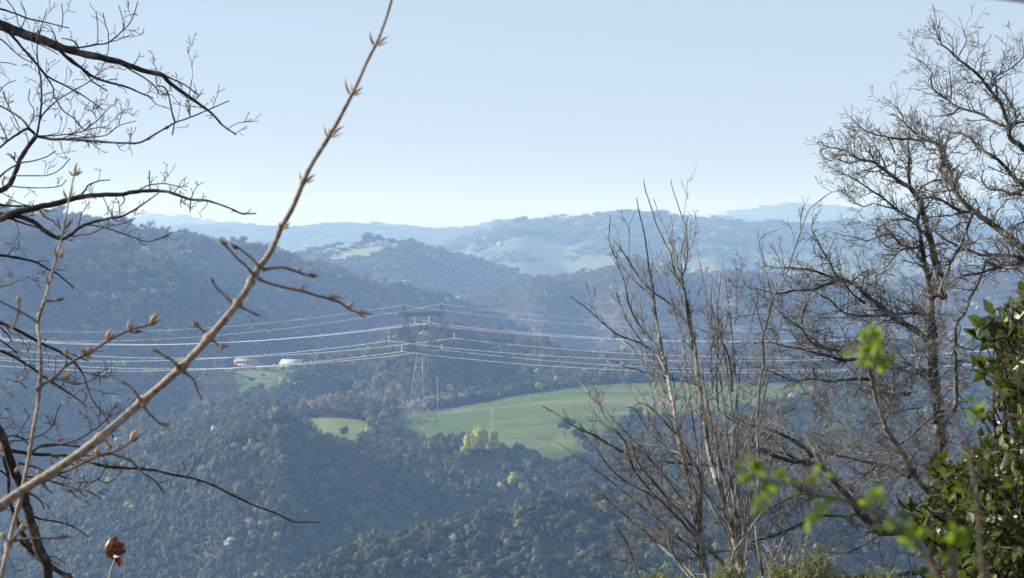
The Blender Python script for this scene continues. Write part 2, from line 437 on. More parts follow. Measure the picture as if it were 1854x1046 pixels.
tag(ter, "wooded hills, valleys and green fields rolling to the horizon", "terrain", None, "structure")

# visibility of ground points: lowest (in the picture) row already covered by something nearer, per column
pxb = np.arange(-260, 2140, 8.0)
order_py = np.full((len(ys), len(pxb)), 1e9)
for i in range(len(ys)):
    if ys[i] < 5: continue
    order_py[i] = np.interp(pxb, PX[i], PY[i])
hor = np.minimum.accumulate(order_py, axis=0)
def visible(x, y, px, py, margin):
    r = np.clip(np.searchsorted(ys, y) - 2, 0, len(ys) - 1)
    c = np.clip(((px - pxb[0]) / 8.0).astype(int), 0, len(pxb) - 1)
    return (py < hor[r, c] + margin) & (px > -230) & (px < 2090) & (py < 1120)

# ------------------------------------------------------------------ tree prototypes for woods (referenced by the wood objects only)
def crown_mesh(name, kind, seed, nleaf, mat, thick=1.0):
    """unit crown: height about 1, radius about 0.5, standing on z=0"""
    rng = np.random.default_rng(seed)
    mb = MB()
    nb = {'round': 9, 'bare': 7, 'cone': 6}[kind]
    cs = []
    for k in range(nb):
        a = rng.uniform(0, 2 * math.pi); r = rng.uniform(0.05, 0.36)
        z = rng.uniform(0.38, 0.85)
        rr = rng.uniform(0.13, 0.26)
        if kind == 'cone': z = 0.15 + 0.8 * k / nb; r = 0.22 * (1 - z) * rng.uniform(0.3, 1); rr = 0.30 * (1.08 - z)
        cs.append((math.cos(a) * r, math.sin(a) * r, z, rr))
    if kind != 'bare':   # dense inner twigs and leaves
        for (cx, cy, cz, rr) in cs:
            th = np.linspace(0, math.pi, 5); ph = np.arange(6) * math.pi / 3
            v = [(cx + rr * .8 * math.sin(t) * math.cos(p) * rng.uniform(.8, 1.1), cy + rr * .8 * math.sin(t) * math.sin(p) * rng.uniform(.8, 1.1), cz + rr * .75 * math.cos(t)) for t in th for p in ph]
            q = [(i * 6 + j, i * 6 + (j + 1) % 6, (i + 1) * 6 + (j + 1) % 6, (i + 1) * 6 + j) for i in range(4) for j in range(6)]
            mb.add(v, q)
    for k in range(nleaf):
        cx, cy, cz, rr = cs[rng.integers(nb)]
        d = rng.normal(0, 1, 3); d /= np.linalg.norm(d)
        if d[2] < -0.4: d[2] = -d[2]
        c = np.array((cx, cy, cz)) + d * rr * rng.uniform(0.8, 1.12) * np.array((1, 1, .9))
        if kind == 'bare':
            u = d * 0.6 + np.array((0, 0, 0.6)) + rng.normal(0, .35, 3); u /= np.linalg.norm(u)
            w = np.cross(u, rng.normal(0, 1, 3)); w /= np.linalg.norm(w)
            u = u * rng.uniform(0.07, 0.15); w = w * rng.uniform(0.008, 0.016) * thick
            c = c * np.array((1, 1, 1)) - d * rr * rng.uniform(0, .7)
        else:
            nrm = d + rng.normal(0, .28, 3); nrm /= np.linalg.norm(nrm)
            u = np.cross(nrm, rng.normal(0, 1, 3)); u /= np.linalg.norm(u); w = np.cross(nrm, u)
            s = rng.uniform(0.028, 0.060)
            u = u * s * rng.uniform(.8, 1.3); w = w * s
        mb.add([c - u, c - w * .9, c + u, c + w * .9], [(0, 1, 2, 3)])
    # trunk and limbs
    mb.tube([(0, 0, -0.15), (0.01, 0, 0.25), (0, 0.01, 0.6)], [0.03, 0.022, 0.01], 4)
    if kind == 'bare':
        for (cx, cy, cz, rr) in cs:
            mb.tube([(0, 0, 0.2), (cx * .5, cy * .5, cz * .6 + .05), (cx, cy, cz + rr * .6)], [0.016, 0.011, 0.004], 3)
    me = mb.mesh(name, smooth=False)
    me.materials.append(mat)
    return me

m_wood = mat_crown("woodland_foliage")
proto_col = bpy.data.collections.new("tree_kinds")      # never linked to the scene
for i, (k, s, n) in enumerate([('round', 1, 420), ('round', 2, 420), ('round', 3, 380), ('bare', 4, 420), ('bare', 5, 420), ('cone', 6, 360)]):
    o = bpy.data.objects.new("a%d_tree" % i, crown_mesh("crown", k, s, n, m_wood))
    proto_col.objects.link(o)

ng = bpy.data.node_groups.new("scatter_trees", 'GeometryNodeTree')
ng.interface.new_socket("Geometry", in_out='INPUT', socket_type='NodeSocketGeometry')
ng.interface.new_socket("Geometry", in_out='OUTPUT', socket_type='NodeSocketGeometry')
gi = ng.nodes.new("NodeGroupInput"); go = ng.nodes.new("NodeGroupOutput")
iop = ng.nodes.new("GeometryNodeInstanceOnPoints"); ci = ng.nodes.new("GeometryNodeCollectionInfo")
ci.inputs["Collection"].default_value = proto_col
ci.inputs["Separate Children"].default_value = True
ci.inputs["Reset Children"].default_value = True
iop.inputs["Pick Instance"].default_value = True
def named(nm, typ):
    n = ng.nodes.new("GeometryNodeInputNamedAttribute"); n.data_type = typ; n.inputs["Name"].default_value = nm
    return n.outputs["Attribute"]
ng.links.new(gi.outputs[0], iop.inputs["Points"]); ng.links.new(ci.outputs[0], iop.inputs["Instance"])
ng.links.new(named("tree_kind", 'INT'), iop.inputs["Instance Index"])
ng.links.new(named("turn", 'FLOAT_VECTOR'), iop.inputs["Rotation"])
ng.links.new(named("size", 'FLOAT_VECTOR'), iop.inputs["Scale"])
ng.links.new(iop.outputs[0], go.inputs[0])

EVER = np.array((0.040, 0.052, 0.026)); BARE = np.array((0.125, 0.104, 0.086)); OLIVE = np.array((0.092, 0.100, 0.045))
YELL = np.array((0.26, 0.28, 0.06)); BLOSS = np.array((0.42, 0.38, 0.34)); CON = np.array((0.022, 0.036, 0.022))
def wood(name, ridges, y0, y1, spacing, height, ever_frac, label, seed, margin=30, spread=1.15, bright=1.0):
    rng = np.random.default_rng(seed)
    pts = []
    y = y0
    Xs = []; Ys_ = []
    while y < y1:
        sp = spacing
        xm = 0.215 * y
        n = int(2 * xm / sp)
        xs = np.linspace(-xm, xm, n) + rng.uniform(-.45, .45, n) * sp
        Xs.append(xs); Ys_.append(y + rng.uniform(-.5, .5, n) * sp); y += sp
    x = np.concatenate(Xs); y = np.concatenate(Ys_)
    z, idx = terrain(x, y)
    px, py = proj(x, y, z)
    ok = np.isin(idx, [RI[r] for r in ridges])
    ok &= visible(x, y, px, py, margin)
    ok &= field_of(px, py, idx) < 0
    ok &= ~(far_field(x, y, px, py, idx) & (vnoise(x / 60.0, y / 60.0, 5) < 0.80))
    # clearings by the buildings
    ok &= (vnoise(x / (spacing * 2.2), y / (spacing * 2.2), seed + 3) > .16)
    ok &= ~in_poly(px, py, [(425,652),(470,652),(520,650),(575,652),(570,668),(505,668),(430,668)])
    ok &= ~in_poly(px, py, [(836,830),(905,822),(905,866),(836,872)])
    ok &= ~in_poly(px, py, [(912,884),(966,888),(966,920),(912,914)])
    ok &= ~in_poly(px, py, [(1240,470),(1305,470),(1310,512),(1235,510)])
    x, y, z, px, py = x[ok], y[ok], z[ok], px[ok], py[ok]
    n = len(x)
    pt = fbm(x / (spacing * 16), y / (spacing * 22), seed + 5, 4)
    r = rng.uniform(0, 1, n)
    ev = (pt * 1.3 + (ever_frac - 0.5) * 1.6 + rng.uniform(-.35, .35, n)) > 0
    kind = np.where(ev, rng.integers(0, 3, n), rng.integers(3, 5, n))
    col = np.where(ev[:, None], EVER * (1 - 0) + (OLIVE - EVER) * rng.uniform(0, 1, (n, 1)) ** 1.6, BARE * rng.uniform(.75, 1.25, (n, 1)))
    con = ev & (r < 0.03); kind = np.where(con, 5, kind); col = np.where(con[:, None], CON, col)
    ye = (~con) & (r > 0.988 - 0.02 * (~ev)); kind = np.where(ye, rng.integers(0, 3, n), kind)
    col = np.where(ye[:, None], YELL * rng.uniform(.6, 1.0, (n, 1)), col)
    bl = (~ye) & (~con) & (r > 0.982 - 0.012 * (~ev)) & (r < 0.990); col = np.where(bl[:, None], BLOSS * rng.uniform(.6, 1, (n, 1)), col)
    col = col * rng.uniform(.8, 1.25, (n, 1)) * bright
    gs = np.exp(rng.normal(0, .22, n)) * (1 + .35 * fbm(x / (spacing * 9), y / (spacing * 9), seed + 9, 2))
    h = height * gs * rng.uniform(.8, 1.15, n) * np.where(con, 1.35, 1.0)
    wd = spacing * spread * 1.3 * gs * rng.uniform(.85, 1.2, n)
    me = bpy.data.meshes.new(name)
    me.vertices.add(n)
    me.vertices.foreach_set("co", np.stack([x, y, z - 0.3], 1).ravel())
    a = me.attributes.new("tree_kind", 'INT', 'POINT'); a.data.foreach_set("value", kind.astype(np.int32))
    a = me.attributes.new("turn", 'FLOAT_VECTOR', 'POINT'); a.data.foreach_set("vector", np.stack([rng.normal(0, .08, n), rng.normal(0, .08, n), rng.uniform(0, 6.28, n)], 1).ravel())
    a = me.attributes.new("size", 'FLOAT_VECTOR', 'POINT'); a.data.foreach_set("vector", np.stack([wd, wd, h], 1).ravel())
    a = me.attributes.new("tint", 'FLOAT_COLOR', 'POINT'); a.data.foreach_set("color", np.hstack([col, np.ones((n, 1))]).ravel())
    o = bpy.data.objects.new(name, me)
    COL.objects.link(o)
    md = o.modifiers.new("scatter", 'NODES'); md.node_group = ng
    tag(o, label, "woodland", None, "stuff")
    return o

wood("woodland", ("near_spur",), 760, 960, 2.5, 4.3, .95, "dense dark evergreen wood on the nearest spur at the bottom", 101, 60, bright=1.35)
wood("woodland", ("front_wood", "plateau"), 1080, 1700, 2.8, 5.0, .84, "evergreen wood on the spur below the green fields", 102, bright=1.15)
wood("woodland", ("farm_spur",), 1550, 2000, 3.6, 6.0, .52, "mixed wood round the farm and on the hill behind the pylon", 103, bright=1.15)
wood("woodland", ("inner_spur",), 1500, 2300, 4.8, 6.8, .33, "brownish bare wood on the spur in front of the left hill", 104, bright=1.6)
wood("woodland", ("left_hill",), 2000, 2950, 6.0, 8.0, .45, "blue hazy wood covering the large left hill", 105, bright=1.45)
wood("woodland", ("right_mid_hill",), 2450, 3500, 7.5, 8.5, .30, "greyish brown wood on the hill right of the valley", 106, bright=1.4)
wood("woodland", ("village_hill",), 3500, 4450, 12.0, 9.0, .8, "dark wood on the hill below the distant village field", 107)
wood("woodland", ("big_far_hill",), 5000, 6500, 22.0, 14.0, .7, "hazy patches of wood on the broad far hill", 108, bright=1.4)
wood("woodland", ("far_ridge", "farthest_ridge"), 8500, 13000, 45.0, 17.0, .8, "tree line along the farthest blue ridges", 109, 10)

# ------------------------------------------------------------------ things standing on the far ground
def ground_at(px, py):
    """first ground point that the pixel sees"""
    y = np.arange(600.0, 9000.0, 4.0)
    x = (px - 927.0) / F * y
    z, _ = terrain(x, y)
    # exact x for the depth of the point
    x = (px - 927.0) / F * (y * CT - z * ST)
    _, pyy = proj(x, y, z)
    k = np.nonzero(pyy <= py)[0]
    k = k[0] if len(k) else len(y) - 1
    return np.array((x[k], y[k], z[k]))

m_crown_obj = {}
def crown_mat(nm, col):
    if nm not in m_crown_obj: m_crown_obj[nm] = mat_crown(nm + "_foliage", None, col, 0.25)
    return m_crown_obj[nm]
m_trunk = mat_bark("far_bark", (0.05, 0.04, 0.032), (0.16, 0.14, 0.12), 0.5, 1.0)
TINT = {'yellow': (0.40, 0.40, 0.07), 'pale': (0.36, 0.33, 0.28), 'dark': (0.028, 0.042, 0.026), 'bare': (0.36, 0.29, 0.24), 'pink': (0.44, 0.34, 0.30), 'olive': (0.10, 0.12, 0.05), 'lime': (0.26, 0.29, 0.08)}
_cm = {}
def far_tree(name, px, py, hpx, wpx, shape, tint, label, group=None):
    g = ground_at(px, py)
    k = g[1] / F
    key = (shape, tint, int(px) % 3)
    if key not in _cm:
        me = crown_mesh("crown", shape, 40 + key[2], 1500 if shape == "bare" else 800, crown_mat(tint, TINT[tint]), 1.8)
        mt = MB(); mt.tube([(0, 0, -0.12), (0.015, 0, 0.2), (0, 0.01, 0.5)], [0.045, 0.032, 0.015], 5)
        mm = mt.mesh("trunk"); mm.materials.append(m_trunk)
        _cm[key] = (me, mm)
    e = empty(name, g, label, "tree", group)
    e.scale = (wpx * k, wpx * k, hpx * k)
    e.rotation_euler.z = (px * 7.3) % 6.28
    for nm, me in (("crown", _cm[key][0]), ("trunk", _cm[key][1])):
        o = bpy.data.objects.new(nm, me); COL.objects.link(o); o.parent = e
    return e

far_tree("leafing_tree", 853, 846, 58, 38, 'round', 'yellow', "yellow-green leafing tree, leftmost of the clump under the field")
far_tree("leafing_tree", 872, 840, 68, 42, 'round', 'yellow', "tallest yellow-green leafing tree in the clump under the field")
far_tree("leafing_tree", 892, 834, 54, 34, 'round', 'yellow', "yellow-green leafing tree at the right end of the clump under the field")
far_tree("leafing_tree", 930, 896, 38, 36, 'round', 'yellow', "small yellow-green tree in the dark ravine, left of its pair")
far_tree("leafing_tree", 949, 906, 32, 24, 'round', 'yellow', "small yellow-green tree in the dark ravine, right and lower of its pair")
far_tree("leafing_tree", 627, 756, 42, 30, 'round', 'yellow', "yellow-topped tree among bare trees above the small bright field")
far_tree("leafing_tree", 668, 652, 24, 18, 'round', 'lime', "pale green tree at the wood's edge left of the pylon's arms")
far_tree("leafing_tree", 1080, 697, 13, 18, 'round', 'lime', "pale green tree at the top edge of the large green field")
far_tree("leafing_tree", 940, 960, 20, 20, 'round', 'lime', "light green tree on the crest of the nearest spur")
far_tree("leafing_tree", 445, 735, 30, 26, 'round', 'lime', "light green tree in the wood below the farm field")
far_tree("leafing_tree", 512, 708, 22, 22, 'round', 'lime', "light green tree beside the end of the farm track")
far_tree("blossoming_tree", 165, 556, 28, 30, 'round', 'pale', "whitish blossoming tree on the bare spur at the left")
far_tree("blossoming_tree", 701, 584, 16, 16, 'round', 'pale', "pale blossoming tree just left of the pylon's top")
far_tree("blossoming_tree", 795, 800, 20, 22, 'round', 'pale', "pale blossoming tree in the wood under the pylon")
far_tree("blossoming_tree", 96, 940, 20, 24, 'round', 'pale', "whitish blossoming tree low on the left slope")
far_tree("evergreen_tree", 502, 762, 44, 34, 'cone', 'dark', "tall dark conifer standing left of the small bright field")
far_tree("evergreen_tree", 623, 795, 22, 22, 'round', 'dark', "small dark tree in the small bright field")
far_tree("evergreen_tree", 1152, 782, 44, 44, 'round', 'dark', "large dark round tree in the lower part of the green field")
far_tree("evergreen_tree", 1022, 792, 34, 38, 'round', 'olive', "dark bushy tree at the lower edge of the green field")
far_tree("evergreen_tree", 1048, 806, 30, 30, 'round', 'dark', "dark tree at the field's lower corner, right of the bushy one")
far_tree("evergreen_tree", 884, 727, 9, 11, 'round', 'dark', "small dark bush at the right end of the orchard row")
for i, (a, b, h, w) in enumerate([(575, 757, 34, 30), (590, 757, 38, 30), (606, 757, 48, 38), (645, 757, 50, 40), (664, 758, 44, 36), (684, 758, 48, 38), (702, 752, 44, 34), (714, 746, 54, 44), (548, 756, 30, 26)]):
    far_tree("bare_tree", a, b, h, w, 'bare', 'bare', "leafless greyish brown tree in the grove left of the pylon", "bare trees of the grove left of the pylon")
row = [(718,750),(730,750),(743,750),(756,748),(768,745),(780,742),(792,740),(803,738),(814,736),(825,734),(836,732),(849,730),(861,728),(873,726)]
for (a, b) in row:
    far_tree("orchard_tree", a, b, 20 if a > 740 else 15, 16, 'round', 'pink', "pinkish leafless orchard tree in the front row by the green field", "front row of the orchard")
for (a, b) in row[1:12]:
    far_tree("orchard_tree", a + 5, b - 7, 19, 15, 'round', 'pink', "pinkish leafless orchard tree in the back row behind the front row", "back row of the orchard")
for (a, b) in [(897,717),(912,713),(926,709),(940,706),(955,703),(970,700),(986,699),(1003,697),(1020,695),(1040,693),(1060,692),(1110,690),(1125,690)]:
    far_tree("hedge_tree", a, b, 11, 15, 'round', 'olive', "small bushy tree along the top edge of the large green field", "trees along the top edge of the green field")

for (a, b, h, w, tn, lb) in [(424,672,12,13,'olive',"bushy garden tree at the farmhouse's left corner"), (482,673,9,12,'olive',"small bush between the farmhouse shed and the barn"), (497,671,12,11,'bare',"grey garden tree midway between farmhouse and barn"),
        (512,673,8,12,'dark',"dark bush at the barn's left corner"), (575,674,13,15,'pale',"pale blossoming garden tree right of the white vans"), (585,668,16,16,'bare',"grey tree at the right end of the farm yard"),
        (455,694,10,13,'dark',"dark bush in the middle of the farm meadow"), (476,686,8,10,'olive',"small bush below the shed on the farm meadow"), (521,684,9,12,'olive',"small bush just above the farm track")]:
    far_tree("garden_tree", a, b, h, w, 'bare' if tn == 'bare' else 'round', tn, lb)

# ---- buildings
m_plaster = mat_plain("farm_plaster", (0.42, 0.32, 0.25), 0.9, 0, 0.12, 0.8)
m_white = mat_plain("pale_plaster", (0.45, 0.42, 0.38), 0.85, 0, 0.08, 0.8)
m_tile = mat_plain("clay_tiles", (0.26, 0.18, 0.14), 0.85, 0, 0.3, 2.0)
m_sheet = mat_plain("sheet_metal_roof", (0.36, 0.39, 0.43), 0.6, 0.2, 0.08, 0.7, 0.5)
m_glass = mat_plain("dark_window", (0.03, 0.035, 0.045), 0.2, 0, 0.1, 1.0, 0.6)
m_wood_grey = mat_plain("weathered_wood", (0.20, 0.17, 0.14), 0.9, 0, 0.3, 6.0)
def house(name, px, py, w, d, h, rh, rot, mw, mr_, label, cat="house", group=None, wins=0, door=False):
    g = ground_at(px, py)
    e = empty(name, g, label, cat, group)
    e.rotation_euler.z = rot
    bpy.context.view_layer.update()
    def part(nm, mb, m, par=e):
        me = mb.mesh(nm); me.materials.append(m)
        o = bpy.data.objects.new(nm, me); COL.objects.link(o); o.parent = par
        return o
    mb = MB(); mb.box((0, 0, h / 2 - 1), (w, d, h + 2))
    x, y = w / 2, d / 2
    mb.add([(-x, -y, h), (-x, y, h), (-x, 0, h + rh), (x, -y, h), (x, y, h), (x, 0, h + rh)], None, [(0, 2, 1), (3, 4, 5)])
    part("wall", mb, mw)
    mb = MB(); o_ = 0.5; t = 0.18
    for sgn in (-1, 1):
        a = [(-x - o_, sgn * (y + o_), h - rh * o_ / y + .02), (x + o_, sgn * (y + o_), h - rh * o_ / y + .02), (x + o_, 0, h + rh + .02), (-x - o_, 0, h + rh + .02)]
        v = a + [(p[0], p[1], p[2] + t) for p in a]
        mb.add(v, [(0, 1, 2, 3), (4, 5, 6, 7), (0, 1, 5, 4), (1, 2, 6, 5), (2, 3, 7, 6), (3, 0, 4, 7)])
    part("roof", mb, mr_)
    if wins:
        for fl in range(2 if h > 4.5 else 1):
            for k in range(wins):
                mb = MB(); cx = -x + (k + 0.5) * w / wins; cz = 1.6 + fl * 2.8
                mb.box((cx, -y - 0.03, cz), (0.95, 0.1, 1.3)); part("window", mb, m_glass)
                mb = MB(); mb.box((cx, -y - 0.10, cz - .72), (1.15, 0.2, 0.1)); part("sill", mb, m_white)
    if door:
        mb = MB(); mb.box((0.2, -y - 0.05, 1.05), (1.1, 0.12, 2.1)); part("door", mb, m_wood_grey)
    return e
house("farmhouse", 446, 668, 13.0, 7, 4.6, 1.5, -0.40, m_plaster, m_tile, "long pinkish farmhouse with rows of dark windows above the sloping meadow", "farmhouse", None, 5, True)
house("lean_to_shed", 468, 669, 5.5, 4, 3.0, 0.7, -0.75, m_white, m_tile, "low whitish shed against the right end of the pinkish farmhouse", "shed", None, 1)
house("barn", 530, 667, 13, 10, 3.0, 2.2, -0.25, m_wood_grey, m_sheet, "barn with a bright pale metal roof right of the farmhouse", "barn", None, 3)
vil = [(578,466,10,.3,"pale house at the left end of the distant hilltop village"),
       (590,463,8,-.2,"second pale house from the left on the distant village crest"),
       (676,446,11,.2,"wide pale house on top of the distant village hill"),
       (688,445,8,-.4,"pale house next right of the wide one on the village hill"),
       (699,446,9,.4,"rightmost pale house on top of the distant village hill"),
       (612,476,12,.1,"pale house low on the village hill above the wooded slope"),
       (626,472,9,-.3,"pale house just right of the lowest one on the village hill"),
       (918,432,16,.2,"pale farm high on the left shoulder of the broad far hill"),
       (906,444,12,-.2,"pale farm below the left shoulder of the broad far hill"),
       (1262,498,11,.2,"leftmost pale house of the hamlet on the right hill crest"),
       (1276,497,9,-.3,"middle pale house of the hamlet on the right hill crest"),
       (1290,500,10,.4,"rightmost pale house of the hamlet on the right hill crest")]
for (a, b, w, rt, lb) in vil:
    house("village_house", a, b, w, w * .7, 5.5, 1.8, rt, m_white, m_tile, lb, "house", None, 2)

# ---- white vans by the barn
m_carw = mat_plain("white_paint", (0.8, 0.8, 0.8), 0.35, 0, 0.03, 1, 0.5)
m_rub = mat_plain("tyre_rubber", (0.02, 0.02, 0.02), 0.8)
def van(px, py, rot, label):
    g = ground_at(px, py); e = empty("parked_van", g + np.array((0, 0, 0.05)), label, "van", None); e.rotation_euler.z = rot
    def part(nm, mb, m, par=e):
        me = mb.mesh(nm); me.materials.append(m)
        o = bpy.data.objects.new(nm, me); COL.objects.link(o); o.parent = par; return o
    prof = [(-2.4, .4), (-2.4, 1.9), (-2.2, 2.1), (0.9, 2.1), (1.5, 1.3), (2.3, 1.1), (2.45, .4)]
    mb = MB(); n = len(prof)
    v = [(a, -.95, c) for a, c in prof] + [(a, .95, c) for a, c in prof]
    t = [(0, i, i + 1) for i in range(1, n - 1)] + [(n, n + i + 1, n + i) for i in range(1, n - 1)]
    mb.add(v, [(i, (i + 1) % n, n + (i + 1) % n, n + i) for i in range(n)], t); part("body", mb, m_carw)
    mb = MB(); mb.add([(0.98, -.85, 2.02), (0.98, .85, 2.02), (1.5, .85, 1.34), (1.5, -.85, 1.34)], [(0, 1, 2, 3)])
    mb.v[-1] += np.array((0.03, 0, 0.03)); part("windscreen", mb, m_glass)
    mb = MB(); mb.box((0.35, -.96, 1.6), (0.9, .04, .55)); part("side_window", mb, m_glass)
    for wx in (-1.5, 1.6):
        for wy in (-.9, .9):
            mb = MB(); mb.tube([(wx, wy - .12, .33), (wx, wy + .12, .33)], [.33, .33], 12); part("wheel", mb, m_rub)
van(552, 670, 0.3, "white van parked at the right end of the barn")
van(564, 671, 1.2, "white van farther right, past the van by the barn")

# ---- wooden line poles
def pole(px, py_top, py, label, cross=True, w=0.16):
    g = ground_at(px, py); H = (py - py_top) * g[1] / F
    e = empty("utility_pole", g, label, "pole", None)
    mb = MB(); mb.tube([(0, 0, -0.5), (0, 0, H * .5), (0, 0, H)], [w * 1.2, w, w * .8], 6)
    for nm, b_ in (("post", mb),):
        me = b_.mesh(nm); me.materials.append(m_pole); o = bpy.data.objects.new(nm, me); COL.objects.link(o); o.parent = e
    if cross:
        mb = MB(); mb.box((0, 0.16, H - .5), (2.4, .14, .14)); me = mb.mesh("crossarm"); me.materials.append(m_pole)
        o = bpy.data.objects.new("crossarm", me); COL.objects.link(o); o.parent = e
        for dx in (-1.1, 0, 1.1):
            mb = MB(); mb.tube([(dx, .16, H - .42), (dx, .16, H - .1)], [.08, .05], 6); me = mb.mesh("insulator"); me.materials.append(m_white)
            o = bpy.data.objects.new("insulator", me); COL.objects.link(o); o.parent = e
m_pole = mat_plain("pale_pole", (0.45, 0.43, 0.40), 0.8, 0, 0.15, 2)
pole(792, 684, 760, "tall pale pole with a crossarm right of the pylon's legs")
pole(832, 697, 716, "short pole in front of the dark wood, upper right of the pylon's feet")
pole(890, 740, 790, "plain pale pole at the lower edge of the green field", False)

# ---- lattice pylon
m_steel_shade = mat_plain("shaded_steel", (0.06, 0.065, 0.08), 0.65, 0.0, 0.15, 0.6, 0.5)  # darkened steel: shade painted into the colour of head and remaining legs
m_steel_sun = mat_plain("sunlit_steel", (0.24, 0.25, 0.26), 0.5, 0.1, 0.12, 0.6, 0.5)  # same steel lightened: sunlight painted into the colour of legs and bracing
m_ins = mat_plain("glass_insulator", (0.75, 0.80, 0.82), 0.25, 0, 0.05, 1, 0.6)
PD = 1445.0
PC = P(764, 640, PD)
def zy(py): return P(764, py, PD)[2]
ang = math.radians(52)
pa = np.array((math.cos(ang), math.sin(ang), 0)); da = np.array((-math.sin(ang), math.cos(ang), 0))
cx0 = np.array((PC[0], PC[1], 0))
def L(a, d, py): return cx0 + pa * a + da * d + np.array((0, 0, zy(py)))
gz = terrain(np.array([PC[0]]), np.array([PC[1]]))[0][0]
pyl = empty("pylon", (PC[0], PC[1], gz), "tall grey lattice pylon carrying the power cables over the valley", "pylon")
def lattice(mb, A, B, n, r):
    """zig-zag braces between two straight chords given by end points"""
    A = [np.asarray(A[0]) + (np.asarray(A[1]) - np.asarray(A[0])) * k / n for k in range(n + 1)]
    B = [np.asarray(B[0]) + (np.asarray(B[1]) - np.asarray(B[0])) * k / n for k in range(n + 1)]
    for k in range(n):
        mb.bar(A[k], B[k + 1], r); mb.bar(B[k], A[k + 1], r); mb.bar(A[k + 1], B[k + 1], r)
base_z = gz - 0.3
rb, rw = 7.8 / math.sqrt(2), 2.6 / math.sqrt(2)
corn = [(-1, -1), (1, -1), (1, 1), (-1, 1)]
feet = [cx0 + pa * sx * rb + da * sy * rb + np.array((0, 0, base_z)) for sx, sy in corn]
waist = [L(sx * rw, sy * rw, 643) for sx, sy in corn]
for k in range(4):
    mb = MB(); mb.bar(feet[k], waist[k], 0.15); mb.build("leg", m_steel_sun if k in (0, 3) else m_steel_shade, pyl)  # near and left legs take the painted sunlit colour, the others the shaded
    mb = MB(); mb.box(feet[k] + np.array((0, 0, .2)), (1.2, 1.2, .9)); mb.build("footing", m_white, pyl)
for k in range(4):
    mb = MB(); k2 = (k + 1) % 4
    lattice(mb, (feet[k], waist[k]), (feet[k2], waist[k2]), 6, 0.06); mb.build("bracing", m_steel_sun, pyl)
# the two flaring sides of the head, verticals, beam, peaks
for sg in (-1, 1):
    mb = MB()
    for dd in (-0.9, 0.9):
        a0, a1 = L(sg * 1.2, dd * 1.6, 643), L(sg * 11.6, dd, 600)
        b0, b1 = L(sg * 2.6, dd * 1.6, 643), L(sg * 13.8, dd, 600)
        mb.bar(a0, a1, .26); mb.bar(b0, b1, .26); lattice(mb, (a0, a1), (b0, b1), 7, .15)
    lattice(mb, (L(sg * 2, -1.4, 643), L(sg * 12.7, -.9, 600)), (L(sg * 2, 1.4, 643), L(sg * 12.7, .9, 600)), 7, .055)
    mb.build("head_frame", m_steel_shade, pyl)
    mb = MB()
    for dd in (-0.9, 0.9):
        a0, a1 = L(sg * 11.6, dd, 600), L(sg * 12.0, dd, 571)
        b0, b1 = L(sg * 13.8, dd, 600), L(sg * 13.6, dd, 571)
        mb.bar(a0, a1, .26); mb.bar(b0, b1, .26); lattice(mb, (a0, a1), (b0, b1), 4, .15)
    mb.build("head_post", m_steel_shade, pyl)
    mb = MB(); tip = L(sg * 15.2, 0, 551)
    for (aa, dd) in ((12.4, -.8), (12.4, .8), (15.8, -.8), (15.8, .8)): mb.bar(L(sg * aa, dd, 564.5), tip, .2)
    lattice(mb, (L(sg * 12.4, 0, 564.5), tip), (L(sg * 15.8, 0, 564.5), tip), 3, .05)
    mb.build("peak", m_steel_shade, pyl)
    mb = MB(); tip = L(sg * 25.4, 0, 603)
    for dd in (-.9, .9):
        mb.bar(L(sg * 13.6, dd, 602.5), tip, .2); mb.bar(L(sg * 13.6, dd, 595), tip, .2)
        lattice(mb, (L(sg * 13.6, dd, 602.5), tip), (L(sg * 13.6, dd, 595), tip), 5, .05)
    mb.build("outer_arm", m_steel_shade, pyl)
    mb = MB(); tip = L(sg * 15.6, 0, 624.5)
    for dd in (-.9, .9):
        mb.bar(L(sg * 6.2, dd, 625), tip, .08); mb.bar(L(sg * 7.0, dd, 621), tip, .07)
    mb.build("lower_arm", m_steel_shade, pyl)
mb = MB()
for dd in (-0.9, 0.9):
    for yy in (564.5, 571): mb.bar(L(-17.4, dd, yy + (1.0 if yy < 570 else 0)), L(17.4, dd, yy + (1.0 if yy < 570 else 0)), .24)
    lattice(mb, (L(-17.4, dd, 565.5), L(17.4, dd, 565.5)), (L(-17.4, dd, 571), L(17.4, dd, 571)), 11, .15)
lattice(mb, (L(-17.4, -.9, 571), L(17.4, -.9, 571)), (L(-17.4, .9, 571), L(17.4, .9, 571)), 11, .08)
mb.build("top_beam", m_steel_shade, pyl)
mb = MB()
for yy in (643, 637):
    w_ = 3.4
    mb.bar(L(-w_, -1.6, yy), L(w_, -1.6, yy), .1); mb.bar(L(-w_, 1.6, yy), L(w_, 1.6, yy), .1)
    mb.bar(L(-w_, -1.6, yy), L(-w_, 1.6, yy), .1); mb.bar(L(w_, -1.6, yy), L(w_, 1.6, yy), .1)
mb.build("waist_frame", m_steel_shade, pyl)
SUS = [(-5.6, 571, 585), (5.6, 571, 585), (-25.4, 603, 614.5), (25.4, 603, 614.5), (-15.6, 624.5, 634.5), (15.6, 624.5, 634.5)]
for (a, y0, y1) in SUS:
    mb = MB(); p0 = L(a, 0, y0); p1 = L(a, 0, y1); n = 26
    pts = [p0 + (p1 - p0) * k / n for k in range(n + 1)]
    mb.tube(pts, [0.10 if k % 2 else 0.24 for k in range(n + 1)], 8)
    mb.build("insulator", m_ins, pyl)

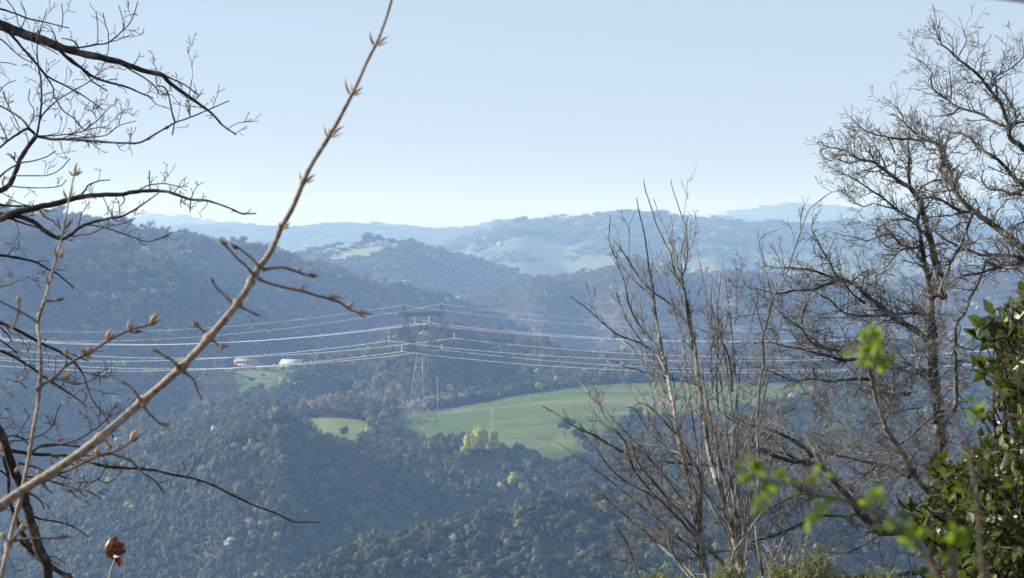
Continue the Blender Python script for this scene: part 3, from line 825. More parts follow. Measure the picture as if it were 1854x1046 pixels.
# ---- cables
m_cable = mat_plain("aluminium_cable", (0.50, 0.50, 0.51), 0.45, 0.3, 0.02, 1, 0.5)
def cable(a, py, al, ar, rad, label, group):
    z0 = zy(py); mb = MB(); pts = []
    for s in np.concatenate([np.linspace(-480, 0, 50), np.linspace(9, 500, 52)]):
        if s < 0: z = z0 + ar * (-s) + 2.54e-4 * s * s
        else: z = z0 + al * s + 2.69e-4 * s * s
        q = cx0 + pa * a + da * s; pts.append((q[0], q[1], z))
    mb.tube(pts, [rad] * len(pts), 5)
    o = mb.build("power_cable", m_cable, None, origin=(cx0[0], cx0[1], z0), smooth=True)
    tag(o, label, "cable", group)
for (a, y0, y1), lb in zip(SUS, ["power cable hung from the left insulator under the pylon's top beam", "power cable hung from the right insulator under the pylon's top beam",
        "power cable hung from the tip of the pylon's long left arm", "power cable hung from the tip of the pylon's long right arm",
        "lowest power cable on the left, under the pylon's short left arm", "lowest power cable on the right, under the pylon's short right arm"]):
    cable(a, y1, -.130, -.0742, 0.08, lb, "conductors hanging from the pylon's insulators")
cable(-15.2, 551, -.140, -.096, 0.045, "thin faint earth wire from the pylon's left peak", "earth wires on the pylon's peaks")
cable(15.2, 551, -.164, -.090, 0.045, "thin faint earth wire from the pylon's right peak", "earth wires on the pylon's peaks")

# ---- farm track
mb = MB(); tp = [(505, 686), (520, 690), (535, 695), (552, 700), (560, 698)]
c = [ground_at(*q) for q in tp]
L_ = []
for k, q in enumerate(c):
    dd = c[min(k + 1, len(c) - 1)] - c[max(k - 1, 0)]; nrm = np.array((-dd[1], dd[0], 0)); nrm /= np.linalg.norm(nrm) + 1e-9
    for sg in (-1, 1):
        w = q + nrm * sg * 1.6; w[2] = terrain(w[0:1], w[1:2])[0][0] + 0.25; L_.append(w)
mb.add(L_, [(2 * k, 2 * k + 1, 2 * k + 3, 2 * k + 2) for k in range(len(c) - 1)])
m_track = mat_plain("pale_dirt", (0.48, 0.40, 0.30), 0.95, 0, 0.2, 0.5)
o = mb.build("farm_track", m_track); tag(o, "pale dirt track crossing the farm meadow", "track", None, "structure")
# ------------------------------------------------------------------ near trees and shrubs
K = 3.8625                                             # the limbs were measured on crops enlarged by this factor
def crop(x0, y0, pts): return [(x0 + a / K, y0 + b / K) for a, b in pts]

class Tree:
    """a tree at depth D; limbs are measured outlines given real depth that wanders through the crown"""
    def __init__(s, D, seed, amp):
        s.D, s.seed, s.amp = D, seed, amp
        s.rng = np.random.default_rng(seed)
        s.wood = MB(); s.twigs = MB(); s.k = D / F
        s.limbs = []
    def depth(s, px, py):
        return s.D + s.amp * float(fbm(np.array([px / 260.0 + s.seed]), np.array([py / 260.0 - s.seed]), s.seed, 2)[0])
    RS = 1.0
    def limb(s, pts, r0, r1, mb=None, side=6, jit=0.10, off=0.0, sub=4, keep=True):
        off = off or s.rng.uniform(-.5, .5) * s.amp
        n = len(pts); rows = []; r0 *= s.RS; r1 *= s.RS ** .5
        d = [0]
        for i in range(1, n): d.append(d[-1] + math.hypot(pts[i][0] - pts[i - 1][0], pts[i][1] - pts[i - 1][1]))
        for i, (px, py) in enumerate(pts):
            t = d[i] / max(d[-1], 1e-6)
            p = P(px, py, s.depth(px, py) + off * t)
            rows.append((*p, (r0 + (r1 - r0) * t) * s.k))
        c = smooth_poly(rows, sub, s.rng, jit)
        (mb or s.wood).tube(c[:, :3], c[:, 3] * (1 + s.rng.normal(0, .05, len(c))), side)
        if keep: s.limbs.append(c)
        return c
    def grow(s, p, d, L, r, lvl, o):
        """recursive crooked twig; lengths and radii in metres"""
        rng = s.rng
        n = max(2, int(L / (o['seg'] * s.k)) + 1)
        pts = [p]; dirs = [d]; st = L / n
        for i in range(n):
            d = d + rng.normal(0, o['wig'], 3) + np.array((0, 0, o['up']))
            d = d / np.linalg.norm(d)
            p = p + d * st; pts.append(p); dirs.append(d)
        rr = np.linspace(r, max(r * .45, o['rmin'] * s.k), n + 1)
        rr = np.maximum(rr, o['rmin'] * s.k)
        if o.get('bud') and lvl == 0: rr[-1] *= 1.7
        s.twigs.tube(pts, rr, 3 if lvl < o['levels'] - 1 or r < 1.6 * s.k else 4)
        if lvl > 0:
            m = max(1, int(rng.poisson(L / (o['gap'][lvl] * s.k))))
            for _ in range(m):
                t = rng.uniform(.15, 1.0) * n; i = min(int(t), n - 1); f = t - i
                q = pts[i] + (pts[i + 1] - pts[i]) * f
                v = rng.normal(0, 1, 3); dd = dirs[i + 1]
                v = v - dd * np.dot(v, dd); v /= np.linalg.norm(v) + 1e-9
                v[1] *= 0.75
                nd = dd * o['fwd'] + v; nd /= np.linalg.norm(nd)
                s.grow(q, nd, o['len'][lvl - 1] * s.k * rng.uniform(.5, 1.35), max(r * .6, o['rmin'] * s.k), lvl - 1, o)
    def sprout(s, o, gap, start=0.1, limbs=None):
        for c in (s.limbs if limbs is None else limbs):
            seg = np.linalg.norm(np.diff(c[:, :3], axis=0), axis=1); tot = seg.sum()
            m = int(tot / (gap * s.k)); cum = np.concatenate([[0], np.cumsum(seg)])
            for j in range(m):
                t = s.rng.uniform(start, o.get('end', 1.0)) * tot
                i = min(np.searchsorted(cum, t) - 1, len(c) - 2); i = max(i, 0)
                q = c[i, :3] + (c[i + 1, :3] - c[i, :3]) * ((t - cum[i]) / (seg[i] + 1e-9))
                dd = (c[i + 1, :3] - c[i, :3]) / (seg[i] + 1e-9)
                v = s.rng.normal(0, 1, 3); v -= dd * np.dot(v, dd); v /= np.linalg.norm(v)
                v[2] += o.get('rise', 0.3); v[1] *= .8
                nd = dd * o['fwd'] + v; nd /= np.linalg.norm(nd)
                lv = o['levels'] - 1 if s.rng.random() < o.get('full', .75) else o['levels'] - 2
                s.grow(q, nd, o['len'][lv] * s.k * s.rng.uniform(.5, 1.3), min(c[i, 3] * .5, o['r0'] * s.k), lv, o)
            # continue beyond the tip
            dd = c[-1, :3] - c[-2, :3]; dd /= np.linalg.norm(dd) + 1e-9
            if o.get('tips', True): s.grow(c[-1, :3], dd, o['len'][-1] * s.k * .5, c[-1, 3], o['levels'] - 2, o)
    def to_ground(s, px, py, dpx, r0, r1, off=0.0):
        """trunk carried on below the frame down to the slope"""
        a = P(px, py, s.depth(px, py) + off)
        gx = a[0] + dpx * s.k; gy = a[1]
        gz = float(terrain(np.array([gx]), np.array([gy]))[0][0])
        rows = [(*a, r0 * s.k), (a[0] + dpx * s.k * .5, gy, (a[2] + gz) / 2, (r0 + r1) / 2 * s.k), (gx, gy, gz - .3, r1 * s.k)]
        c = smooth_poly(rows, 4)
        s.wood.tube(c[:, :3], c[:, 3], 8)
        return np.array((gx, gy, gz))
    def finish(s, name, base, label, mat, tmat, cat="tree", group=None, tname="crown", wname="trunk"):
        e = empty(name, base, label, cat, group)
        s.wood.build(wname, mat, e, smooth=True)
        if s.twigs.n: s.twigs.build(tname, tmat, e)
        return e

# ---- oak-like trees on the right
m_oak = mat_bark("lichened_oak_bark", (0.034, 0.028, 0.022), (0.23, 0.21, 0.165), 0.55, 3.0)
m_oaktwig = mat_bark("oak_twig", (0.078, 0.069, 0.061), (0.24, 0.22, 0.195), 0.5, 2.0)
m_pale = mat_bark("pale_sapling_bark", (0.06, 0.052, 0.042), (0.31, 0.295, 0.25), 0.52, 5.0)
m_paletwig = mat_bark("pale_twig", (0.12, 0.095, 0.08), (0.26, 0.23, 0.20), 0.5, 4.0)
OAK = dict(seg=7.0, wig=.17, up=.03, rmin=.36, gap=[0, 9.0, 11.5], len=[9.0, 20.0, 48.0], levels=3, fwd=.9, r0=1.6, rise=.25, full=.7)

def R4(p): return crop(1374, 0, p)
def R5(p): return crop(1374, 270, p)
def R6(p): return crop(1374, 520, p)
def R7(p): return crop(1374, 776, p)
def C1(p): return crop(860, 340, p)
def C2(p): return crop(860, 600, p)
def C3(p): return crop(980, 776, p)

T = Tree(44.0, 5, 2.2); T.RS = 1.12
main = R7([(1400,1200),(1340,1040),(1300,800),(1275,560)]) + R6([(1260,900),(1235,750),(1225,600),(1210,400),(1200,150),(1205,0)])
T.limb(main, 13, 7.5, side=8)
T.limb(R5([(1290,1040),(1270,900),(1230,760),(1190,600),(1150,450),(1110,350),(1060,270),(990,230),(900,160),(800,90),(700,70),(600,10),(520,-10)]), 7.5, 1.2, side=8)
T.limb(R5([(1200,1010),(1180,880),(1150,740),(1130,620),(1110,500),(1125,440)]), 5.5, 3.5)
T.limb(R5([(1200,1040),(1240,1010),(1280,980)]), 6, 6)
T.limb(R5([(1060,270),(1050,180),(1052,60),(1045,-60),(1060,-160)]), 2.5, .6)
T.limb(R5([(1135,680),(1060,675),(990,665),(940,600),(880,550),(830,560)]), 3, 1)
T.limb(R5([(1100,690),(1000,700),(940,760),(890,830),(860,890)]), 2.4, .7)
T.limb(R5([(1110,510),(1000,490),(900,510),(820,570),(850,640),(960,720)]), 2.2, .8)
T.limb(R5([(1110,500),(1050,470),(960,420),(880,350),(760,270),(700,230),(620,180),(550,180)]), 2.4, .7)
T.limb(R5([(900,160),(850,40),(790,-60),(750,-120)]), 1.5, .6)
T.limb(R5([(1110,290),(1180,240),(1240,215),(1340,222)]), 1.0, 2.2)
T.limb(R5([(1150,480),(1250,470),(1350,460),(1480,440)]), 1.2, 1.8)
T.limb(R5([(700,70),(640,100),(580,80),(540,50)]), 1.2, .6)
T.limb(R5([(960,420),(880,400),(800,380),(720,400),(640,340),(600,310)]), 1.4, .6)
T.limb(R5([(940,600),(860,600),(760,640),(700,620),(590,600)]), 1.3, .6)
T.limb(R6([(1170,360),(1080,290),(980,230),(860,150),(780,80),(700,10)]) + R5([(640,930),(560,910),(440,870),(340,840),(200,830),(130,830)]), 6.0, 1.0, side=7)
T.limb(R6([(1200,195),(1060,180),(900,195),(740,200),(600,180),(500,90),(440,60)]), 3.2, 1.6)
T.limb(R5([(560,920),(460,950),(380,980),(240,990),(130,1010),(20,980)]), 3.2, .9)
T.limb(R5([(560,910),(520,850),(500,800),(440,700),(400,620),(370,550),(380,490)]), 2.2, .6)
T.limb(R5([(640,930),(760,850),(850,870),(960,800)]), 1.6, .7)
T.limb(R6([(740,110),(660,50),(620,0),(580,-60)]), 2.2, .9)
T.limb(R6([(1160,570),(1100,600),(980,570),(900,560),(820,480),(760,400)]), 3.2, 1.0)
T.limb(R6([(1090,400),(1130,500),(1160,440)]), 1.8, 1.0)
T.limb(R6([(600,450),(440,420),(350,370),(300,290),(220,240),(150,180),(110,130),(20,60)]), 3.0, .9)
T.limb(R6([(300,250),(310,180),(350,80),(340,0),(380,-60)]), 2.2, .7)
T.limb(R6([(700,500),(600,510),(520,490),(400,460),(300,430),(170,410),(90,385),(0,385)]), 3.2, 1.2)
T.limb(R6([(820,650),(700,640),(620,645),(500,655),(380,640),(260,655),(180,630),(90,590),(0,560)]), 3.4, .9)
T.limb(R6([(1050,750),(950,740),(900,690),(820,690)]), 2.6, 1.0)
T.limb(R6([(1060,740),(940,740),(820,740),(740,735),(690,700)]), 2.6, 1.0)
T.limb(R6([(1150,840),(1000,860),(920,890),(860,940)]), 2.0, .9)
T.limb(R6([(1220,700),(1080,560),(960,500),(880,440),(800,420)]), 2.4, .9)
T.sprout(OAK, 7.0)
# a lower haze of fine twigs between the limbs
extra = []
for _ in range(120):
    px, py = T.rng.uniform(1240, 1700), T.rng.uniform(560, 900)
    a = T.rng.uniform(-2.6, .5); l = T.rng.uniform(40, 100)
    extra.append(T.limb([(px, py), (px + l * .5 * math.cos(a), py + l * .5 * math.sin(a) + T.rng.uniform(-8, 8)), (px + l * math.cos(a), py + l * math.sin(a))], 1.0, .6, keep=False, mb=T.twigs, side=3))
T.sprout(OAK, 13.0, 0.0, extra)
b0 = T.to_ground(*main[0], 10, 13, 17)
T.finish("bare_oak", b0, "leafless oak with a dark forked trunk and dense crooked twigs, left of the evergreen bush", m_oak, m_oaktwig)

T = Tree(38.0, 17, 2.0); T.RS = 1.12
T.limb([(1990, 560), (1930, 500), (1880, 470)] + R5([(1854,700),(1760,620),(1640,530),(1520,450),(1460,400),(1390,320),(1350,220),(1320,110),(1270,0)]) + R4([(1240,1000),(1100,930),(1020,860),(1000,800),(950,740)]), 9, .8, side=7)
T.limb(R5([(1500,440),(1460,540),(1430,620),(1400,690),(1350,770),(1310,880),(1285,930)]), 3.0, 2.2)
T.limb([(1930, 500)] + R5([(1854,770),(1700,740),(1560,740),(1460,700),(1400,680),(1300,630),(1210,560)]), 5, 1.0)
T.limb(R5([(1400,685),(1460,665),(1515,645)]), 2.6, 1.2)
T.limb(R5([(1470,440),(1400,430),(1320,380),(1240,340),(1140,345),(1090,360)]), 3.0, .9)
T.limb(R5([(1370,280),(1240,300),(1130,270)]), 1.5, .8)
T.limb([(1960, 420), (1900, 370)] + R5([(1854,260),(1780,190),(1700,100),(1640,50),(1560,0)]) + R4([(1480,970),(1420,930),(1340,925)]), 6, 1.0)
T.limb([(1900, 350)] + R5([(1854,280),(1770,310),(1700,290),(1600,270),(1560,210),(1570,150)]), 3.2, .8)
T.limb(R5([(1900,790),(1700,820),(1560,860),(1420,890),(1340,930)]), 3.2, 1.2)
T.limb(R5([(1590,770),(1560,870),(1500,1000),(1470,1040)]) + R6([(1440,180),(1380,260),(1375,450),(1385,700),(1380,820)]), 2.2, 3.6)
T.limb([(1960, 380), (1890, 300)] + R4([(1854,1040),(1760,960),(1750,880),(1720,800),(1690,720),(1640,660),(1580,580),(1540,530),(1460,460),(1390,410),(1330,350),(1280,310),(1260,260),(1228,190)]), 6.5, .8, side=7)
T.limb(R4([(1745,890),(1640,850),(1560,800),(1400,750),(1320,700),(1220,620),(1205,550),(1210,510),(1150,440),(1090,405)]), 2.8, .7)
T.limb(R4([(1400,755),(1340,800),(1260,808)]), 1.6, .6)
T.limb(R4([(1340,720),(1345,620),(1340,560),(1330,480)]), 1.4, .6)
T.limb(R4([(1980,850),(1854,850),(1760,870)]), 2.0, 2.6)
T.limb(R4([(1800,860),(1790,780),(1770,740),(1700,630),(1640,590),(1560,580)]), 2.2, 1.0)
T.limb(R4([(1640,560),(1680,520),(1760,480),(1820,430),(1850,380),(1840,270)]), 1.4, .6)
T.limb(R4([(1390,400),(1430,330),(1450,270),(1420,180)]), 1.2, .5)
T.limb(R4([(1550,1060),(1480,970)]), 2.0, 1.5)
T.limb([(1620, 275)] + R4([(900,960),(850,950),(740,910),(670,860),(640,860)]), 1.6, .6)
T.limb(R4([(1280,1060),(1240,1000),(1100,975),(980,970),(900,960)]), 2.6, 1.6)
T.limb(R4([(1290,1160),(1280,1060)]), 2.8, 2.6)
T.limb(R5([(1760,620),(1790,540),(1854,510),(1900,500)]), 2.2, 1.2)
T.limb(R5([(1640,530),(1660,440),(1720,380),(1740,300)]), 1.4, .6)
T.limb(R5([(1640,740),(1700,820),(1800,830),(1854,880)]), 2.2, 1.4)
T.sprout(OAK, 7.5)
T.limb([(2010, 1250), (2000, 900), (1990, 560)], 15, 9, keep=False, off=.01)
T.limb([(1990, 560), (1975, 440), (1960, 380), (1960, 420)], 9, 6.5, keep=False, off=.01)
b0 = T.to_ground(2010, 1250, 5, 15, 18)
T.finish("bare_oak", b0, "leafless oak whose limbs reach in from the right edge high over the bush", m_oak, m_oaktwig)

T = Tree(31.0, 23, 1.6); T.RS = 1.15
base = R7([(1420,1240),(1340,1040),(1280,900),(1180,790),(1140,700),(1020,650)])
T.limb(R7([(1340,1100),(1280,900),(1180,790),(1140,700),(1150,560),(1190,430)]), 8, 6)
T.limb(R7([(1190,430),(1100,340),(1020,210),(960,100),(890,0)]) + R6([(880,950),(840,850),(800,700),(780,600),(760,540)]), 6.0, 2.6, side=7)
T.limb(R7([(1140,700),(1000,720),(840,720),(760,640),(700,590),(620,470),(540,390),(480,300),(420,250),(340,240),(200,220),(90,180),(0,140)]) , 7.0, 3.0, side=7)
T.limb(C3([(1860,260),(1760,200),(1660,160),(1500,130),(1440,110)]), 3.2, 1.2)
T.limb(R7([(850,700),(800,600),(700,470),(600,380),(480,290),(430,250)]), 5.5, 3.5)
T.limb(R7([(370,200),(310,130),(200,60),(60,0),(-40,-20),(-140,-60)]), 3.8, 1.2)
T.limb(R7([(1060,340),(960,280),(840,245),(720,225),(640,205),(520,180),(430,140),(380,60)]), 3.6, 1.0)
T.limb(R7([(850,700),(700,600),(600,610),(480,605),(380,620),(240,690),(100,750),(0,775)]) + C3([(1460,800),(1500,830),(1340,850),(1180,870),(1020,920)]), 3.6, 1.0)
T.limb(R7([(700,510),(600,500),(480,480),(350,455),(250,470),(130,530),(40,590),(0,630),(-60,700)]), 3.0, 1.0)
T.limb(R7([(820,260),(740,330),(650,390)]), 1.2, 2.0)
T.limb(R7([(820,760),(700,830),(600,870),(480,860)]), 1.8, .8)
T.limb(R7([(1240,980),(1100,1010),(800,1030),(640,1040),(470,1030),(330,990),(210,950)]), 4, 2.0)
T.limb(C3([(1240,260),(1050,250),(900,235),(820,225),(740,260),(690,290),(560,290)]), 2.6, .8)
T.limb(R7([(980,110),(1060,60),(1160,-40),(1240,-90)]), 2.0, .9)
T.sprout(dict(OAK, len=[10.0, 22.0, 55.0]), 12.0)
extra = []
for _ in range(120):
    px, py = T.rng.uniform(1090, 1680), T.rng.uniform(820, 1060)
    a = T.rng.uniform(-2.9, .1); l = T.rng.uniform(40, 110)
    extra.append(T.limb([(px, py), (px + l * .5 * math.cos(a), py + l * .5 * math.sin(a) + T.rng.uniform(-8, 8)), (px + l * math.cos(a), py + l * math.sin(a))], .9, .5, keep=False, mb=T.twigs, side=3))
T.sprout(dict(OAK, len=[8.0, 17.0, 34.0]), 14.0, 0.0, extra)
b0 = T.to_ground(*R7([(1340,1100)])[0], 20, 9, 12)
T.finish("bare_oak", b0, "low spreading leafless oak at the bottom, its lichened limbs behind the blurred green leaves", m_oak, m_oaktwig)

# ---- pale many-stemmed young trees
SAP = dict(seg=9.0, wig=.07, up=.10, rmin=.45, gap=[0, 16.0, 26.0], len=[10.0, 26.0, 60.0], levels=3, fwd=1.3, r0=1.5, rise=.5, full=.30, tips=False, end=.82)
T = Tree(24.0, 31, 1.0); T.RS = .76
T.limb(C3([(1180,1180),(1160,1040),(1130,900),(1110,780),(1105,650),(1090,530),(1060,420),(1020,300),(990,180),(960,50)]) + C2([(1400,600),(1380,480),(1350,330),(1310,150),(1290,30)]) + C1([(1260,870),(1240,700),(1215,550),(1200,430),(1180,300),(1150,180),(1130,70)]), 8.5, .9, side=8)
T.limb(C3([(1100,790),(980,650),(860,530),(760,430),(640,270),(590,100),(510,0)]) + C2([(960,670),(870,540),(820,480),(780,380)]), 4.2, .8)
T.limb(C3([(1105,740),(1000,620),(860,460),(760,340),(680,240),(640,130),(610,30),(620,-60)]), 3.8, 1.2)
T.limb(C3([(1480,1180),(1330,1000),(1200,870),(1080,760),(900,580),(780,470),(650,400),(540,330),(460,250),(390,150),(310,60)]) + C2([(770,740),(730,700)]), 5.0, 1.2)
T.limb(C3([(1120,1120),(1060,1020),(950,920),(800,790),(700,700),(580,600),(480,510),(400,430),(280,355)]), 4.4, 1.0)
T.limb(C3([(1110,1150),(1040,1040),(960,940),(900,820),(870,680),(800,590),(740,480),(720,460)]), 3.6, 1.6)
T.limb(C3([(640,190),(600,180),(480,110),(400,60),(260,0)]) + C2([(760,700),(640,630),(560,570),(470,520)]), 3.2, 1.2)
T.limb(C3([(1105,500),(1120,400),(1100,290),(1040,200),(1000,80)]), 3.4, 2.0)
T.limb(C2([(1430,720),(1380,690),(1300,600),(1210,520),(1150,500),(1110,530)]), 2.4, .9)
T.limb(C2([(1340,300),(1280,170),(1210,110),(1130,70),(1040,40),(960,0)]) + C1([(1000,1030),(900,950),(780,840),(665,760)]), 3.0, 1.0)
T.limb(C2([(1400,620),(1330,540),(1280,450),(1240,340),(1180,240),(1120,130),(1040,60)]), 2.2, 1.0)
T.limb(C1([(1300,1140),(1210,1040),(1130,930),(1080,820),(1050,680),(1010,560),(970,460),(940,380),(940,280),(950,190)]), 3.2, .9)
T.limb(C1([(1200,1120),(1140,1040),(1060,920),(1020,820),(985,730)]), 2.2, 1.2)
T.limb(C1([(1265,850),(1230,760),(1150,680),(1050,580),(1010,520),(970,410)]), 1.8, .8)
T.limb(C3([(980,170),(930,160),(840,130),(720,105),(600,90)]), 2.4, 1.2)
T.sprout(SAP, 22.0)
def fan(T, bx, tips, r0):
    for (tx, ty) in tips:
        by = T.rng.uniform(860, 1060); bx_ = bx[0] + (bx[1] - bx[0]) * (by - 860) / 200 + T.rng.uniform(-6, 6)
        q = [(bx_ + (tx - bx_) * t + (T.rng.uniform(-3, 3) + 14 * math.sin(t * 3.1) * (1 if tx < bx_ else -1)), by + (ty - by) * t) for t in (0, .25, .5, .75, 1)]
        T.limb(q, T.rng.uniform(.6, 1) * r0, .6, jit=.05)
    c0 = T.limbs[-len(tips):]; T.sprout(dict(SAP, full=.15, len=[8, 18, 34]), 26.0, .2, c0)
fan(T, (1262, 1276), [(1010,800),(1045,690),(1090,640),(1120,560),(1140,520),(1175,600),(1205,500),(1060,900),(1235,560),(1080,760)], 3.0)
b0 = T.to_ground(*C3([(1180,1180)])[0], 5, 8.8, 11)
T.finish("young_tree", b0, "pale-barked young tree with many slender stems fanning left over the green field", m_pale, m_paletwig)

T = Tree(26.0, 37, 1.0); T.RS = .74
T.limb(C3([(1420,1180),(1400,1010),(1360,800),(1340,700),(1290,600),(1270,500),(1230,380),(1190,230),(1160,100),(1150,0)]) + C2([(1598,600),(1582,480),(1572,420),(1560,350),(1540,180),(1510,20)]) + C1([(1490,900),(1460,700),(1400,600),(1370,480),(1320,370),(1270,260),(1230,130),(1190,10),(1180,-60)]), 9.0, .9, side=8)
T.limb(C2([(1560,300),(1540,100),(1520,0)]) + C1([(1500,860),(1450,650),(1480,520),(1480,300),(1440,180),(1400,60),(1380,0),(1370,-60)]), 3.6, .8)
T.limb(C1([(1460,700),(1410,560),(1380,440),(1350,330),(1300,220),(1250,80)]), 2.2, .8)
T.limb(C1([(1470,760),(1430,600),(1400,420),(1360,280)]), 2.0, .7)
T.limb(C1([(1450,650),(1440,480),(1450,380),(1420,345)]), 1.6, .6)
T.limb(C1([(1450,890),(1350,800),(1250,730),(1180,670),(1100,550),(1030,440),(965,360)]), 3.2, 1.2)
T.limb(C1([(1430,700),(1380,640),(1300,580),(1232,515)]), 2.4, 1.0)
T.limb(C2([(1560,375),(1440,340),(1300,320),(1180,280),(1060,250),(980,205)]), 2.8, .9)
T.limb(C3([(1260,570),(1130,430),(1060,330),(1020,250)]) + C2([(1330,800),(1230,710),(1170,620),(1110,540),(1060,530)]), 3.0, 1.0)
T.limb(C3([(1270,560),(1300,450),(1340,350),(1380,200),(1440,140)]), 2.2, 1.0)
T.limb(C3([(1350,780),(1430,720),(1460,500),(1480,330),(1450,100),(1440,0)]) + C2([(1710,560),(1720,400),(1720,280)]), 3.8, .9)
T.limb(C2([(1660,430),(1650,200),(1660,20)]) + C1([(1650,830),(1660,640)]), 2.2, .8)
T.limb(C2([(1700,560),(1690,300),(1700,60)]) + C1([(1690,1000),(1700,800),(1720,620),(1730,520)]), 2.6, .8)
T.limb(C2([(1800,420),(1780,200),(1730,60)]) + C1([(1690,930),(1640,780)]), 2.6, 1.0)
T.limb(C3([(1280,520),(1240,300),(1230,150),(1200,0)]) + C2([(1640,560),(1600,350),(1590,200)]), 3.2, 1.2)
T.limb(C2([(1420,590),(1520,560),(1600,500),(1700,440),(1780,330)]), 1.6, .7)
T.sprout(SAP, 22.0)
fan(T, (1318, 1345), [(1180,470),(1205,560),(1255,430),(1290,520),(1310,470),(1345,600),(1375,520),(1400,640),(1265,640),(1420,560),(1150,700)], 3.0)
b0 = T.to_ground(*C3([(1420,1180)])[0], 5, 9.2, 11.5)
T.finish("young_tree", b0, "tall young tree with lichened upright stems reaching the skyline right of the hill top", m_pale, m_paletwig)

T = Tree(22.0, 41, .8); T.RS = .8
T.limb(R7([(60,1150),(80,1040),(110,930),(150,820),(170,760)]), 3.2, 1.6)
T.limb(R7([(110,930),(90,880),(30,810)]), 1.6, .9)
T.limb(R7([(30,1040),(-20,700),(0,300),(-10,60)]) + R6([(0,800),(10,650),(35,500),(30,350),(50,270),(80,150),(120,30)]) + R5([(190,880),(250,700),(300,560),(340,440),(400,380),(510,300),(620,285)]), 3.6, .8)
T.limb(R5([(510,300),(460,270),(440,265)]), .9, .5)
T.limb(R6([(30,320),(0,210),(-20,100)]) + [], 1.6, .8)
T.limb(R6([(60,210),(85,90),(75,10)]) + R5([(60,900),(30,750),(0,650),(60,590),(150,560)]), 2.0, .6)
T.limb(R5([(290,560),(300,450),(350,330)]), 1.2, .5)
T.limb(C3([(1400,1060),(1340,960),(1350,860),(1440,740),(1500,640),(1620,520)]), 3.2, 1.0)
T.limb(C3([(680,1100),(680,1040),(640,920),(600,800),(550,720),(500,640)]), 3.2, 1.0)
T.sprout(dict(SAP, wig=.2), 20.0)
b0 = T.to_ground(*R7([(60,1150)])[0], -4, 3.4, 5)
T.limb([(1420, 1120), (1395, 1100), (1382, 1045)], 4.5, 3.6, keep=False); T.limb([(1400, 1110), (1280, 1120), (1156, 1062)], 4, 3.2, keep=False)
T.finish("young_tree", b0, "thin whitish young tree whose single leaning stem crosses the oak's twigs up to the skyline", m_pale, m_paletwig)

# ---- broom-like shrubs along the bottom
m_shrub = mat_leaf("olive_shrub_leaves", (0.09, 0.10, 0.035), (0.22, 0.21, 0.08), (0.25, 0.25, 0.07), 0.6, 0.3, 8.0, 0.3)
def shrub(px, py, wpx, hpx, D, seed, label):
    rng = np.random.default_rng(seed); k = D / F
    top = P(px, py, D); gz = float(terrain(top[0:1], top[1:2])[0][0])
    e = empty("shrub", (top[0], top[1], gz), label, "shrub", None)
    st = MB(); lf = MB(); H = top[2] - gz; W = wpx * k / 2
    for i in range(120):
        a = rng.uniform(0, 6.28); rr = W * math.sqrt(rng.uniform(0, 1))
        tp = np.array((top[0] + rr * math.cos(a), top[1] + rr * math.sin(a) * .7, 0))
        h = gz + H * (1 - .22 * (rr / W) ** 2) * rng.uniform(.86, 1.02)
        b_ = np.array((top[0] + rr * .25 * math.cos(a), top[1] + rr * .2 * math.sin(a), gz - .1))
        tp[2] = h; m = b_ * .45 + tp * .55 + rng.normal(0, .05, 3)
        c = smooth_poly([(*b_, .012), (*m, .008), (*tp, .003)], 4)
        st.tube(c[:, :3], c[:, 3], 3)
        n = 60
        for j in range(n):
            t = 1 - (hpx * k / H) * 1.2 * rng.uniform(0, 1) ** 1.2
            q = m + (tp - m) * max(0.0, t) if t > 0 else tp
            q = tp + (m - tp) * (1 - t) * 1.0 + rng.normal(0, .055, 3)
            u = rng.normal(0, 1, 3); u[2] = abs(u[2]) + .4; u /= np.linalg.norm(u); w = np.cross(u, rng.normal(0, 1, 3)); w /= np.linalg.norm(w)
            s_ = rng.uniform(.010, .022); u = u * s_ * 1.5; w = w * s_ * .55
            lf.add([q - u, q - w, q + u, q + w], [(0, 1, 2, 3)])
    st.build("stems", m_oaktwig, e); lf.build("foliage", m_shrub, e)
for i, (a, b, w, h, D, lb) in enumerate([(1180, 1024, 130, 70, 22, "olive shrub at the bottom, left of the pale young tree's trunk"), (1245, 1034, 90, 60, 24, "olive shrub low between the two pale trunks"),
        (1330, 1022, 110, 60, 23, "olive shrub at the foot of the tall young tree"), (1480, 998, 120, 90, 21, "large olive shrub at the bottom below the gap of blue valley"), (1590, 1024, 140, 70, 22, "olive shrub at the bottom, left of the evergreen bush"), (1410, 1018, 60, 60, 25, "small olive shrub wedged between the two dark trunks at the bottom")]):
    shrub(a, b, w, h, D, 60 + i, lb)

# ---- left-hand dark tree
m_dark = mat_bark("dark_bark", (0.030, 0.022, 0.018), (0.17, 0.13, 0.105), 0.58, 14.0)
m_darktwig = mat_bark("reddish_twig", (0.055, 0.036, 0.032), (0.26, 0.17, 0.15), 0.55, 12.0)
def T0(p): return crop(0, 0, p)
def T1(p): return crop(0, 270, p)
def T2(p): return crop(0, 540, p)
def T3(p): return crop(0, 776, p)
LT = dict(seg=7.0, wig=.20, up=.05, rmin=.55, gap=[0, 15.0, 22.0], len=[11.0, 30.0, 62.0], levels=3, fwd=.85, r0=1.4, rise=.25, full=.35, bud=True, tips=False)
def feet_left(T, label, px, py, dpx, r0, r1, sp, gap):
    T.sprout(sp, gap, .12)
    b0 = T.to_ground(px, py, dpx, r0, r1)
    T.finish("bare_tree", b0, label, m_dark, m_darktwig)
T = Tree(11.5, 51, .6)
T.limb([(-190, 1100), (-180, 700), (-170, 400), (-150, 150)], 26, 18, side=9, keep=False, off=.01)
